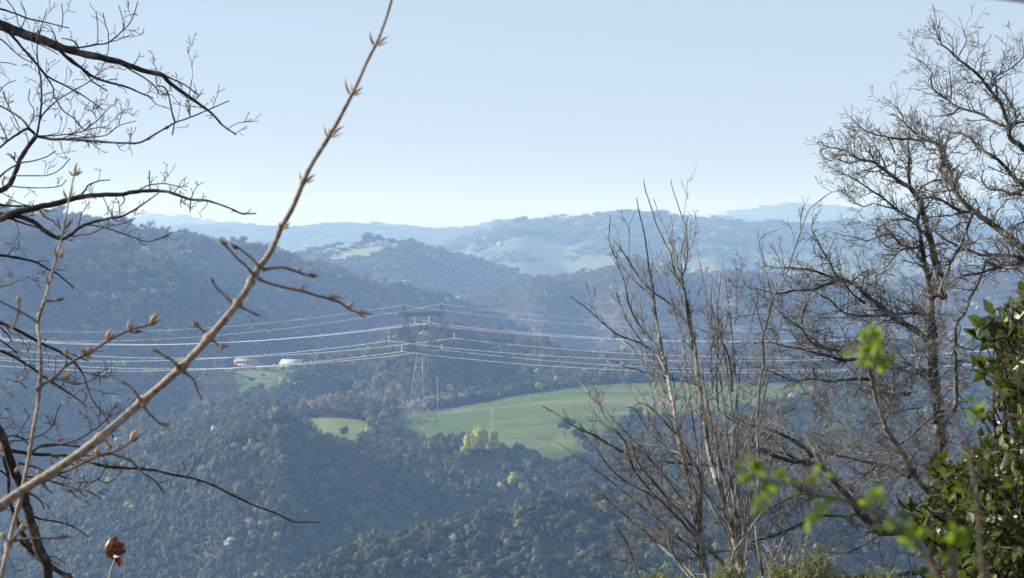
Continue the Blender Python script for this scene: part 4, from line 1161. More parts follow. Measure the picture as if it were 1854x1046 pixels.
T.limb([(-150, 150), (-90, 10)] + T0([(-160,100),(0,170),(180,245),(400,320),(560,370),(750,410),(900,455),(1030,500),(1140,525),(1190,580),(1350,695),(1490,800),(1550,870),(1650,940)]), 13, 1.4, side=7)
for p, a, b in [
  (T0([(1150,530),(1200,550),(1290,590),(1375,655)]), 1.6, 1.2), (T0([(880,465),(900,480),(1010,545),(1080,600),(1110,650)]), 1.7, 1.3),
  (T0([(380,310),(480,410),(590,490),(650,535),(760,575),(880,605),(960,640),(1070,685)]), 3.6, 1.3), (T0([(420,360),(520,430),(600,510),(650,570),(750,635)]), 2.0, 1.1),
  (T0([(60,220),(120,290),(180,360),(260,450),(330,530),(480,610),(600,680),(720,765)]), 3.0, .8), (T0([(280,480),(310,520),(370,610),(380,670),(440,770),(520,830),(580,900)]), 1.6, .8),
  (T0([(-300,-60),(-100,20),(0,60),(110,95),(200,130),(300,150),(380,170),(480,195)]), 2.6, 1.0), (T0([(150,235),(210,280),(300,320),(410,380)]), 1.4, .8),
  (T0([(420,320),(500,325),(560,330),(680,310),(760,295),(860,210),(920,140),(965,10)]), 2.0, .9), (T0([(760,295),(850,270),(920,240)]), 1.0, .8),
  (T0([(760,290),(755,220),(740,180),(720,90)]), 1.0, .8), (T0([(680,310),(685,200),(670,80)]), 1.0, .8), (T0([(860,210),(860,140),(830,35)]), 1.0, .8), (T0([(550,340),(530,300),(500,280),(430,265)]), 2.0, 1.0),
  (T0([(400,310),(385,260),(370,220),(350,185),(320,170)]), 1.9, .9), (T0([(760,300),(750,380),(700,490),(660,460)]), .9, .8),
  (T0([(-40,-100),(50,0),(110,90),(130,170),(180,215)]), 1.1, .8), (T0([(-100,260),(0,270),(80,340),(150,400),(230,440)]), 1.5, .9), (T0([(-60,430),(60,440),(115,455)]), 1.0, .8),
  (T0([(430,200),(440,120),(430,20)]), 1.0, .8), (T0([(140,215),(180,110),(150,20)]), 1.2, .8)]:
    T.limb(p, a, b)
feet_left(T, "dark bare tree whose thick limb slants down across the top left corner", -190, 1100, 10, 26, 32, dict(LT, full=.15), 44.0)

T = Tree(9.5, 57, .5)
T.limb([(-150, 1100), (-140, 700), (-120, 480), (-80, 400)] , 18, 12, side=9, keep=False, off=.01)
T.limb([(-80, 400)] + T1([(-150,340),(0,290),(70,240),(110,150),(150,50),(200,-20),(250,-90)]), 6, 4.2, side=7)
for p, a, b in [
  (T0([(240,945),(350,970),(500,975),(700,990),(880,1000),(980,995),(1080,940),(1220,860),(1330,820),(1450,770),(1600,705)]), 3.0, 1.0), (T0([(255,950),(270,880),(290,720),(285,560),(265,430),(260,320),(290,180),(330,60)]), 2.4, .8),
  (T0([(265,890),(300,800),(400,700),(500,640),(640,560),(700,500),(800,460)]), 1.7, .8), (T0([(250,950),(200,890),(150,830),(60,770),(0,740),(-80,700)]), 2.4, 1.4),
  (T0([(240,930),(190,900),(120,940),(60,980),(0,1030),(-60,1090)]), 2.6, 1.6), (T0([(270,950),(400,945),(520,930),(640,900),(750,880),(765,870)]), 1.5, .8), (T0([(580,915),(670,850),(730,790),(775,735)]), 1.2, .8),
  (T0([(480,965),(600,960),(740,945),(830,880),(950,845)]), 1.5, .8), (T0([(830,870),(850,800),(875,760)]), 1.0, .8), (T0([(590,910),(550,870),(520,830),(510,790)]), 1.0, .8),
  (T0([(1225,860),(1200,770),(1180,670),(1150,610),(1100,600)]), 2.0, 1.4), (T0([(1220,860),(1205,940)]), 1.2, 1.4), (T0([(1330,820),(1310,740)]), 1.0, .9), (T0([(1330,815),(1320,700),(1340,560)]), 1.0, .9),
  (T0([(200,890),(240,780),(200,700),(210,620)]), 1.1, .8), (T0([(-40,820),(0,860),(50,970)]), 1.4, 1.0), (T0([(0,640),(40,590),(110,560)]), 1.1, .8), (T0([(20,640),(60,740),(140,900)]), 1.2, .9)]:
    T.limb(p, a, b)
feet_left(T, "bare tree at the left edge, its forked limb rising under the slanting thick one", -150, 1100, 8, 18, 24, dict(LT, len=[12, 30, 60], full=.35), 30.0)

T = Tree(8.0, 63, .4)
T.limb([(-140, 1120), (-120, 800), (-110, 560), (-60, 440)], 20, 11, side=9, keep=False, off=.01)
T.limb([(-60, 440)] + T1([(-120,530),(0,480),(110,440),(260,405),(420,370),(560,335),(700,320),(850,315),(960,295),(1100,290),(1200,305),(1330,350),(1450,360),(1600,410),(1690,448),(1790,448)]), 7.5, 1.1, side=7)
for p, a, b in [
  (T1([(940,300),(1000,270),(1050,250),(1150,240),(1260,262)]), 1.5, 1.0), (T1([(560,330),(600,280),(620,250),(700,220),(770,215)]), 2.0, 1.0), (T1([(-80,370),(0,385),(60,395),(200,400),(260,405)]), 2.4, 1.8),
  (T1([(-60,470),(0,455),(150,475),(240,510),(300,560),(380,610),(440,625),(490,600),(560,545),(650,510),(760,485),(850,470),(930,430),(1020,370),(1110,305)]), 5.5, 1.1),
  (T1([(600,525),(740,550),(860,590),(950,620),(1020,645),(1100,630),(1180,600)]), 1.8, 1.0), (T1([(480,612),(560,600),(640,590),(740,545),(860,520),(950,480)]), 1.3, .8), (T1([(30,475),(90,490),(170,520),(290,555)]), 2.4, 1.5),
  (T1([(60,480),(150,470),(220,500),(290,540)]), 3.2, 2.4),
  (T1([(90,190),(110,185),(230,185),(340,180),(420,140),(490,65)]), 1.3, .9), (T1([(60,258),(80,260),(250,270),(410,260),(465,215)]), 1.4, .9), (T1([(-20,210),(0,190),(60,140),(150,95),(240,80),(330,50),(390,10)]), 1.9, 1.0),
  (T1([(-160,700),(-60,730),(0,740),(120,760),(250,790),(330,835),(400,870),(460,920),(515,965)]), 3.2, 1.3), (T1([(240,790),(290,780),(345,785)]), 1.2, .9), (T1([(330,835),(290,865)]), 1.1, .9), (T1([(-80,980),(-40,970),(80,940),(200,890)]), 1.5, .9),
  (T1([(545,550),(560,490),(570,450),(630,370)]), 1.2, .8), (T1([(840,480),(835,420),(830,360)]), 1.2, .9), (T1([(1050,290),(1045,230),(1045,150)]), 1.2, 1.1), (T1([(720,330),(750,400),(790,475)]), 1.1, .8), (T1([(1335,355),(1330,395),(1330,435)]), 1.4, 1.4),
  (T1([(270,410),(310,470),(370,500),(390,530),(430,550)]), 2.0, 1.1), (T1([(860,320),(870,360),(840,400)]), 1.4, 1.0), (T1([(950,620),(990,660),(1020,668)]), 1.1, .9), (T1([(260,400),(180,390),(60,350)]), 1.3, .9)]:
    T.limb(p, a, b)
feet_left(T, "bare tree at the left edge with a long nearly level branch reaching over the hills", -140, 1120, 6, 20, 26, dict(LT, len=[11, 26, 46], full=.2), 36.0)

T = Tree(8.6, 71, .4)
T.limb([(40, 1200), (85, 1046)] + T3([(280,860),(230,700),(190,560),(150,400),(80,250),(20,60),(-30,-30),(-90,-200)]), 11, 7.5, side=9)
T.limb(T3([(560,1120),(480,1040),(330,950),(240,850),(160,740),(100,600),(60,480),(60,340),(20,200)]), 5.5, 3.5, side=7)
for p, a, b in [
  (T3([(60,150),(150,165),(300,180),(450,185),(620,185),(800,180),(880,210),(930,240),(1000,310),(1090,370),(1145,455)]), 4.2, 1.1),
  (T3([(450,190),(540,210),(640,235),(750,265),(900,275),(1080,290),(1200,320),(1340,345),(1480,390),(1620,460),(1740,520),(1854,565)]) + [(500,929),(531,944),(555,945),(578,946)], 3.4, 1.3),
  (T3([(130,240),(220,260),(300,290),(420,330),(520,360),(620,375),(700,340),(730,280),(745,210)]), 2.4, .9), (T3([(690,355),(740,380),(800,355)]), 1.1, .9),
  (T3([(170,330),(280,350),(370,370),(430,390),(540,420),(600,430),(660,460),(700,490)]), 2.4, 1.3), (T3([(470,410),(510,450),(540,480),(620,520)]), 1.6, 1.0),
  (T3([(190,590),(280,630),(400,650),(500,680),(570,720),(620,760)]), 2.4, 1.4), (T3([(180,200),(240,150),(300,115),(420,110),(560,130)]), 2.6, 1.6), (T3([(170,440),(220,460),(280,500),(310,560)]), 2.0, 1.2),
  (T3([(290,885),(310,890),(390,900),(460,945)]), 1.4, .9), (T3([(140,780),(210,850),(300,940),(400,1000),(500,1020)]), 3.6, 1.6), (T3([(60,340),(0,290),(-60,280)]), 1.8, 1.5), (T3([(90,520),(30,560),(-40,600)]), 1.6, 1.0),
  (T3([(150,990),(60,1000),(-40,980)]), 1.2, .9), (T3([(860,280),(840,310),(820,335)]), 1.2, 1.3),
  (T2([(-160,100),(-60,150),(0,170),(120,220),(260,300),(430,380),(520,450),(580,530),(610,620),(640,700),(700,780),(750,850),(790,970)]), 3.6, 1.2), (T2([(420,375),(470,385),(530,400),(620,440)]), 1.6, 1.0),
  (T2([(-100,320),(0,365),(100,410),(230,490),(340,570),(450,640),(560,720),(650,790),(685,830)]), 3.2, 1.3), (T2([(430,570),(540,600),(640,570),(700,520),(760,485)]), 1.2, 1.0),
  (T2([(-40,170),(20,220),(60,260),(80,300)]), 1.6, 1.2), (T2([(-40,270),(0,290),(120,380)]), 1.8, 1.5), (T2([(250,1045),(450,1020),(560,980),(640,930),(720,870),(780,800),(820,725)]), 1.6, 1.1),
  (T2([(40,1000),(160,990),(250,970),(330,930),(380,870),(395,800),(425,740)]), 1.4, 1.1), (T2([(40,1020),(90,1000),(150,910),(210,815)]), 1.3, 1.0), (T2([(-60,610),(0,630),(90,680)]), 1.5, 1.0),
  (T2([(0,1000),(80,960),(160,980),(200,1020)]), 2.0, 1.5), (T2([(640,930),(620,860),(610,825)]), 1.1, 1.0), (T2([(690,900),(700,800),(700,720)]), 1.0, .9), (T2([(300,560),(240,480),(245,380)]), 1.1, .8), (T2([(380,540),(390,470),(388,405)]), 1.0, .9),
  (T2([(180,630),(150,590),(100,580),(40,560)]), 1.1, .8), (T2([(420,1000),(405,960),(410,910)]), 1.3, 1.1)]:
    T.limb(p, a, b)
feet_left(T, "dark leaning tree with a thick nearly black trunk in the bottom left corner", 40, 1200, -8, 11.5, 15, dict(LT, len=[11, 26, 46], full=.3), 30.0)

# ---- withered leaf
m_dead = mat_leaf("withered_leaf", (0.05, 0.020, 0.012), (0.17, 0.065, 0.035), (0.20, 0.05, 0.02), 0.45, 0.5, 60.0, 0.25)
D = 9.0; k = D / F
e = empty("withered_leaf", P(203, 1060, D) + np.array((0, 0, 0)), "curled reddish brown withered leaf on a thin upright stalk", "leaf")
mb = MB()
c = smooth_poly([(*P(x, y, D), r_ * k) for x, y, r_ in [(197,1300,3),(199,1120,2.4),(199,1046,2.1),(202,1030,1.9),(207,1014,1.6),(205,1000,1.0),(199,988,.8),(204,978,.5)]], 5)
mb.tube(c[:, :3], c[:, 3], 5); mb.build("stalk", mat_plain("stalk_bark", (0.40, 0.30, 0.22), .8, 0, .2, 30), e, smooth=True)
def lobe(mb, path, widths, curl, seed):
    rng = np.random.default_rng(seed); pts = np.array([P(x, y, D + dz * k) for x, y, dz in path])
    n = len(pts); V = []
    for i in range(n):
        t = pts[min(i + 1, n - 1)] - pts[max(i - 1, 0)]; t /= np.linalg.norm(t)
        sd = np.cross(t, np.array((0, 1, 0))); sd /= np.linalg.norm(sd)
        for j in range(5):
            a = (j - 2) / 2
            V.append(pts[i] + sd * a * widths[i] * k * (1 - .1 * abs(a)) + np.array((0, 1, 0)) * (a * a) * curl * k * widths[i] * .9 + rng.normal(0, 1.5, 3) * k)
    mb.add(V, [(i * 5 + j, i * 5 + j + 1, i * 5 + j + 6, i * 5 + j + 5) for i in range(n - 1) for j in range(4)])
mb = MB()
lobe(mb, [(206,1012,0),(200,1000,0),(197,990,3),(203,980,4),(212,972,6)], [3,9,11,8,3], 1.0, 1)
lobe(mb, [(204,1004,0),(211,1000,-4),(219,998,-8),(229,996,-6)], [5,9,8,3], -1.0, 2)
lobe(mb, [(207,1010,0),(213,1014,4),(217,1020,8),(216,1027,6)], [4,8,7,3], 1.2, 3)
lobe(mb, [(202,996,0),(206,986,-6),(215,984,-9),(224,988,-8)], [6,9,8,4], -1.2, 4)
lobe(mb, [(205,1010,0),(198,1006,6),(195,996,9)], [4,7,5], 1.2, 5)
mb.build("blade", m_dead, e, smooth=True)

# ---- budding shrub shoots close to the camera
m_stem = mat_bark("shoot_bark", (0.11, 0.075, 0.055), (0.36, 0.285, 0.22), 0.47, 130.0, .12, .6, .3)
m_twigb = mat_bark("side_twig_bark", (0.07, 0.05, 0.045), (0.24, 0.17, 0.14), 0.5, 60.0, .15)
m_bud = mat_leaf("bud_scales", (0.40, 0.26, 0.13), (0.56, 0.41, 0.24), (0.55, 0.34, 0.14), 0.55, 0.35, 90.0, 0.35)
m_budd = mat_leaf("dark_bud_scales", (0.10, 0.075, 0.03), (0.30, 0.22, 0.09), (0.3, 0.2, 0.08), 0.6, 0.3, 90.0, 0.2)
def shoot(e, D, stem, twigs, buds, seed):
    rng = np.random.default_rng(seed); k = D / F
    c = smooth_poly([(*P(x, y, D + rng.uniform(-.02, .02)), r_ * k * .72) for x, y, r_ in stem], 14)
    c[:, 3] *= 1 + rng.normal(0, .035, len(c))
    for pts, _a, _b in twigs:      # swollen nodes where twigs leave
        q = P(*pts[0], D); j = int(np.argmin(np.linalg.norm(c[:, :3] - q, axis=1)))
        for jj, f_ in ((-1, 1.14), (0, 1.28), (1, 1.12)):
            if 0 < j + jj < len(c): c[j + jj, 3] *= f_
    for b_ in buds:
        q = P(b_[0], b_[1], D); dd_ = np.linalg.norm(c[:, :3] - q, axis=1); j = int(np.argmin(dd_))
        if dd_[j] < 10 * k: c[j, 3] *= 1.2
    # swollen nodes where twigs leave
    mb = MB(); mb.tube(c[:, :3], c[:, 3], 12); mb.build("stem", m_stem, e, smooth=True)
    for pts, r0, r1 in twigs:
        n = len(pts); dz = rng.uniform(-14, 14)
        rows = [(*P(x, y, D + dz * k * i / n), (r0 + (r1 - r0) * i / (n - 1)) * k) for i, (x, y) in enumerate(pts)]
        rows[0] = (*rows[0][:3], r0 * 1.5 * k)
        cc = smooth_poly(rows, 5, rng, .08); mb = MB(); mb.tube(cc[:, :3], cc[:, 3], 7); mb.build("side_twig", m_twigb, e, smooth=True)
    for x, y, dx, dy, l, w, dark in buds:
        a = P(x, y, D); d_ = P(x + dx, y + dy, D + rng.uniform(-6, 6) * k) - a; d_ /= np.linalg.norm(d_)
        t = np.linspace(0, 1, 9); wd = np.array([.35, .7, .95, 1, .92, .75, .5, .26, .06]) * w * k * .82
        side = np.cross(d_, np.array((0, 1, 0)))
        l = l * rng.uniform(.9, 1.35); pts = [a + d_ * l * k * q + side * l * k * .10 * math.sin(q * 3.0) for q in t]
        mb = MB(); mb.tube(pts, wd, 9); mb.build("bud", m_budd if dark else m_bud, e, smooth=True)
        if not dark:      # a second scale peeling away
            mb = MB(); p2 = [a + d_ * l * k * q * .72 - side * (w * .55 * k + l * k * .18 * q) for q in t]
            mb.tube(p2, wd * .45, 7); mb.build("bud_scale", m_budd, e, smooth=True)

D1 = 3.4; D2 = 3.9
g1 = P(-330, 1250, D1); gz1 = float(terrain(g1[0:1], g1[1:2])[0][0])
e1 = empty("budding_shoot", (g1[0], g1[1], gz1), "long pinkish brown shoot with paired buds slanting across the sky from lower left", "shoot")
def X5(p): return crop(380, 340, p)
stem1 = [(-600, 523 + (0 - gz1) / D1 * F - 40, 14), (-480, 1900, 14), (-330, 1300, 13), (-180, 1060, 12.5), (-60, 962, 12), (0, 915, 11.5), (60, 875, 11), (130, 830, 11), (190, 785, 10.5), (250, 733, 10), (330, 663, 9.5), (400, 586, 9), (440, 535, 8.5), (465, 490, 8.5), (490, 455, 7.5), (510, 410, 7.2), (530, 375, 6.6), (560, 305, 6.2), (600, 240, 5.6), (640, 165, 4.8), (665, 110, 4.3), (683, 75, 4.2), (700, 30, 3.6), (712, -10, 3.4), (735, -80, 3), (750, -140, 2)]
tw = [(X5([(350,560),(300,500),(240,450),(190,410)]), 2.8, 1.8), (X5([(310,610),(250,545),(190,490),(130,425),(80,370)]), 2.6, 2.0), (X5([(370,570),(430,562),(510,555),(560,568),(620,590),(680,610),(735,622)]), 2.8, 2.2),
      (X5([(330,630),(400,662),(480,685),(560,705),(640,720),(740,750),(820,770),(900,795),(980,850),(1040,872),(1100,880)]), 2.8, 1.8), (X5([(180,815),(130,780),(80,730),(40,690),(20,640)]), 2.4, 1.9),
      (X5([(180,815),(230,840),(270,860),(350,895)]), 2.4, 1.8), (T2([(1475,270),(1430,235),(1390,200),(1350,160)]), 2.2, 1.6), (T2([(1475,275),(1510,310),(1540,335),(1600,335)]), 2.2, 1.5),
      (T2([(1255,490),(1200,430),(1160,410),(1110,375),(1065,355)]), 3.0, 2.2), (T2([(1260,495),(1320,540),(1360,580),(1380,650),(1410,700)]), 3.0, 2.2), (T2([(985,715),(940,650),(900,610),(850,575)]), 2.5, 1.8),
      (T2([(995,740),(1040,800),(1090,850),(1140,885),(1180,892)]), 2.5, 1.8), (T3([(670,40),(720,70),(750,100),(770,130)]), 2.4, 1.8)]
bd = [(383,346+342-340+340-0,0,0,1,1,True)]
bd = []
def B(q, d, l, w, dark=False): bd.append((q[0], q[1], d[0], d[1], l, w, dark))
B(X5([(200,425)])[0], (-10,-8), 15, 5, True); B(X5([(110,405)])[0], (-9,-14), 19, 4.5); B(X5([(670,612)])[0], (10,1), 19, 4.5, True); B(X5([(620,590)])[0], (2,-10), 10, 2.6)
B(X5([(620,712)])[0], (12,-6), 15, 3.2); B(X5([(820,768)])[0], (12,1), 26, 4.0); B(X5([(965,830)])[0], (10,-5), 16, 3.4); B(X5([(1030,868)])[0], (12,3), 24, 4.6)
B(X5([(30,670)])[0], (-3,-9), 15, 3.4, True); B(X5([(300,880)])[0], (10,4), 14, 2.8, True); B(T2([(1385,205)])[0], (-7,-9), 17, 4.4); B(T2([(1535,335)])[0], (12,0), 19, 4.2)
B(T2([(1100,372)])[0], (-6,-4), 10, 3.4, True); B(T2([(1385,660)])[0], (3,8), 14, 3.0, True); B(T2([(880,600)])[0], (-6,-6), 12, 3.0, True); B(T2([(1110,880)])[0], (10,1), 19, 3.4, True)
B(T3([(765,150)])[0], (1,-10), 13, 4.0)
for x, y, s_ in [(681, 84, 26), (638, 174, 28), (597, 250, 27), (552, 332, 24), (512, 415, 16)]:
    B((x - 2, y), (-3, -10), s_, 3.0, True if y < 100 or y > 400 else False); B((x + 3, y - 2), (10, -8), s_ * .9, 3.2)
shoot(e1, D1, stem1, tw, bd, 5)
g2 = P(-60, 1700, D2); gz2 = float(terrain(g2[0:1], g2[1:2])[0][0])
e2 = empty("budding_shoot", (g2[0], g2[1], gz2), "thin upright shoot with paired buds rising near the left edge", "shoot")
stem2 = [(-130, 523 + (0 - gz2) / D2 * F - 40, 8), (-60, 1500, 7.5), (-10, 1110, 6.5), (8, 1020, 6.2), (22, 960, 6), (38, 900, 5.6), (50, 840, 5.3), (62, 770, 5), (70, 720, 4.7), (74, 660, 4.4), (72, 620, 4.2), (69, 582, 4.2), (82, 540, 3.4), (93, 500, 3.3), (103, 465, 3.2), (112, 430, 2.8), (119, 395, 2.4), (124, 365, 2.2), (130, 335, 2.0), (136, 312, 1.8)]
tw = [(T2([(270,170),(200,125),(130,85),(60,50),(0,20),(-80,-20)]), 2.0, 1.5), (T2([(130,90),(115,150),(90,205)]), 1.8, 1.6), (T2([(130,80),(132,40),(130,10)]), 1.6, 1.4), (T2([(325,15),(380,18),(440,8)]), 2.0, 1.7),
      (T2([(250,640),(300,600),(340,578),(400,535),(450,480),(560,410),(640,370),(750,300),(820,260),(880,232),(960,205),(1040,185),(1075,165)]), 3.4, 2.0), (T2([(460,480),(462,420),(460,390)]), 1.8, 1.6),
      (T2([(360,570),(420,565),(455,550)]), 1.8, 1.8), (T3([(70,790),(170,770),(300,765),(400,768)]), 2.4, 2.2), (T3([(75,800),(40,770),(20,755)]), 2.0, 1.8), (T3([(80,790),(120,740),(150,700)]), 2.2, 2.0),
      (T3([(-60,520),(60,470),(180,410),(300,370),(400,320),(480,290),(560,250),(640,210),(720,180),(800,160),(860,130),(920,85)]), 3.6, 2.0), (T2([(900,225),(940,240),(985,232)]), 1.8, 1.6),
      (T3([(300,385),(340,430),(365,450)]), 2.0, 1.6)]
bd = []
B((136, 318), (2, -10), 31, 4.2); B((133, 318), (-6, -8), 12, 2.4, True); B((139, 318), (9, -6), 13, 2.6, True)
B((121, 358), (-4, -12), 18, 3.0, True); B((127, 358), (4, -12), 20, 3.4); B((110, 415), (-3, -12), 22, 3.2, True); B((119, 415), (8, -9), 20, 3.6, True); B((105, 467), (-4, -14), 18, 3.4, True); B((109, 466), (4, -10), 17, 4.0)
B((90, 518), (-2, -12), 16, 3, True); B(T2([(90,170)])[0], (-3, 10), 16, 4); B(T2([(130,30)])[0], (0, -12), 16, 3.6); B(T2([(380,18)])[0], (12, -2), 18, 2.6, True)
B(T2([(1050,180)])[0], (11, -12), 30, 6.0); B(T2([(905,228)])[0], (1, -12), 18, 4.4); B(T2([(930,235)])[0], (12, 0), 18, 2.6, True); B(T2([(755,300)])[0], (3, -11), 23, 5.6)
B(T2([(462,400)])[0], (-1, -10), 18, 3.8); B(T2([(445,555)])[0], (11, -4), 16, 5.6); B(T2([(620,385)])[0], (-6, -3), 16, 6.0, True); B(T2([(630,370)])[0], (-2, -9), 12, 4.2); B(T2([(610,390)])[0], (5, 8), 10, 4.0)
B(T3([(400,768)])[0], (12, -1), 28, 4.4, True); B(T3([(22,760)])[0], (1, -8), 12, 5.4); B(T3([(140,715)])[0], (6, -9), 18, 4.6)
B(T3([(915,90)])[0], (8, -12), 25, 6.4); B(T3([(675,190)])[0], (2, -10), 15, 5.4); B(T3([(540,250)])[0], (-1, -10), 14, 5.0); B(T3([(280,335)])[0], (-2, -10), 14, 4.4); B(T3([(105,305)])[0], (6, -7), 14, 3.4); B(T3([(800,160)])[0], (10, -6), 20, 3, True)
B(T3([(365,245)])[0], (-1, -10), 14, 3.0, True); B((3, 818), (0, -10), 16, 4.6)
shoot(e2, D2, stem2, tw, bd, 6)

# ---- blurred leafy twigs right in front of the camera
m_fresh = mat_leaf("fresh_leaves", (0.08, 0.15, 0.015), (0.12, 0.19, 0.02), (0.26, 0.36, 0.02), 0.5, 0.3, 60.0, 0.5)
m_fbark = mat_bark("near_twig_bark", (0.09, 0.065, 0.06), (0.22, 0.16, 0.14), 0.5, 80.0, .15)
def small_leaf(mb, c, d, L, W, rng, fold=.25):
    """lobed little leaf: a strip of five rows folded along the midrib"""
    d = d / np.linalg.norm(d); s_ = np.cross(d, rng.normal(0, 1, 3)); s_ /= np.linalg.norm(s_); nn_ = np.cross(d, s_)
    w = [.12, .8, .62, 1.0, .55, .05]; V = []
    for i, t in enumerate(np.linspace(0, 1, 6)):
        bend = nn_ * L * .18 * t * t
        for a in (-1, 0, 1): V.append(c + d * L * t + s_ * a * W * w[i] * .5 + nn_ * abs(a) * W * w[i] * fold + bend)
    mb.add(V, [(i * 3 + j, i * 3 + j + 1, i * 3 + j + 4, i * 3 + j + 3) for i in range(5) for j in range(2)])
def leafy(D, path, r0, r1, clusters, label, seed):
    rng = np.random.default_rng(seed); k = D / F
    a = P(*path[0], D); gz = float(terrain(a[0:1], a[1:2])[0][0])
    e = empty("leafy_twig", (a[0], a[1], gz), label, "twig")
    n = len(path)
    rows = [(a[0] + .02, a[1], gz - .03, r0 * 1.6 * k), (a[0] + .01, a[1], (gz + a[2]) / 2, r0 * 1.3 * k)] + [(*P(x, y, D), (r0 + (r1 - r0) * i / (n - 1)) * k) for i, (x, y) in enumerate(path)]
    c = smooth_poly(rows, 6, rng, .06); mb = MB(); mb.tube(c[:, :3], c[:, 3], 8); mb.build("stem", m_fbark, e, smooth=True)
    for x, y, spread, cnt in clusters:
        mb = MB(); q = P(x, y, D + rng.uniform(-20, 20) * k)
        for _ in range(cnt * 2):
            d_ = rng.normal(0, 1, 3); d_[2] += .25; o_ = rng.normal(0, 1, 3) * spread * k * .30
            small_leaf(mb, q + o_, d_, spread * k * rng.uniform(.7, 1.15), spread * k * rng.uniform(.45, .7), rng)
        mb.build("leaf_cluster", m_fresh, e, smooth=True)
leafy(1.15, [(1730, 1300), (1720, 1160), (1705, 1070), (1680, 1010), (1648, 968), (1600, 935), (1545, 912), (1500, 900), (1450, 880), (1400, 872), (1360, 860)], 6, 3,
      [(1350,846,26,5),(1372,862,28,5),(1372,905,26,4),(1405,872,28,5),(1440,884,16,2),(1476,862,26,4),(1487,925,28,4),(1572,902,28,4),(1612,955,24,4),(1652,982,30,5),(1735,975,32,5),(1722,1010,26,3)], "out-of-focus twig with bright green leaf tufts across the lower right", 3)
leafy(1.35, [(1790, 1300), (1782, 1100), (1772, 950), (1760, 850), (1745, 790), (1722, 748), (1690, 715), (1650, 680), (1610, 655), (1585, 645)], 2.8, 2.4,
      [(1572,612,28,5),(1588,628,24,4),(1562,640,26,5),(1582,655,26,5),(1615,655,18,3),(1762,745,24,3),(1745,880,14,1)], "out-of-focus brown twig ending in a bright green leaf tuft before the oak's trunk", 4)
e = empty("near_twig", P(1760, -2, 1.6), "blurred bare twig cutting the top right corner", "twig")
mb = MB(); k = 1.6 / F
c = smooth_poly([(*P(x, y, 1.6), r_ * k) for x, y, r_ in [(1755,-6,2.2),(1800,-4,2.6),(1854,2,3.2),(1960,18,4),(2150,60,5)]], 5); mb.tube(c[:, :3], c[:, 3], 8)
mb.build("stem", m_fbark, e, smooth=True)

# ---- evergreen oak bush at the right edge
m_holm = mat_leaf("evergreen_oak_leaves", (0.022, 0.038, 0.012), (0.085, 0.105, 0.035), (0.20, 0.25, 0.03), 0.36, 0.5, 9.0, 0.18)
m_holm2 = mat_leaf("evergreen_oak_old_leaves", (0.12, 0.13, 0.045), (0.26, 0.25, 0.11), (0.22, 0.24, 0.06), 0.55, 0.3, 9.0, 0.25)
def holm_leaf(mb, c, d, nrm, L, W, rng):
    d = d / np.linalg.norm(d); s_ = np.cross(d, nrm); s_ /= np.linalg.norm(s_) + 1e-9; n_ = np.cross(s_, d)
    w = [.10, .55, .92, 1.0, .80, .42, .03]; V = []; cup = rng.uniform(-.25, .3); bend = rng.uniform(-.35, .1)
    for i, t in enumerate(np.linspace(0, 1, 7)):
        zig = 1 + (.16 if i % 2 else -.06)
        for a in (-1, 0, 1): V.append(c + d * L * t + s_ * a * W * w[i] * .5 * zig + n_ * (abs(a) * W * w[i] * cup + L * bend * t * t))
    mb.add(V, [(i * 3 + j, i * 3 + j + 1, i * 3 + j + 4, i * 3 + j + 3) for i in range(6) for j in range(2)])
rng = np.random.default_rng(77)
Db = 6.2
bb = P(1900, 1400, Db); gzb = float(terrain(bb[0:1], bb[1:2])[0][0])
eb = empty("evergreen_oak", (bb[0], bb[1], gzb), "dark glossy evergreen oak bush filling the lower right corner", "bush")
wd = MB(); lf = MB(); lo = MB()
def env(px, py):
    """how leafy the bush is at a place in its outline"""
    edge = np.interp(py, [490, 540, 560, 600, 650, 690, 720, 760, 800, 830, 860, 900, 940, 980, 1046, 1200], [1850, 1830, 1790, 1775, 1790, 1800, 1790, 1765, 1745, 1700, 1690, 1680, 1688, 1690, 1680, 1660])
    return px - edge
tr = smooth_poly([(bb[0], bb[1], gzb - .1, .05), (*P(1920, 1200, Db), .04), (*P(1905, 1000, Db), .03), (*P(1880, 800, Db), .022), (*P(1872, 640, Db), .014), (*P(1868, 520, Db), .008)], 6)
wd.tube(tr[:, :3], tr[:, 3], 8)
nt_ = 0
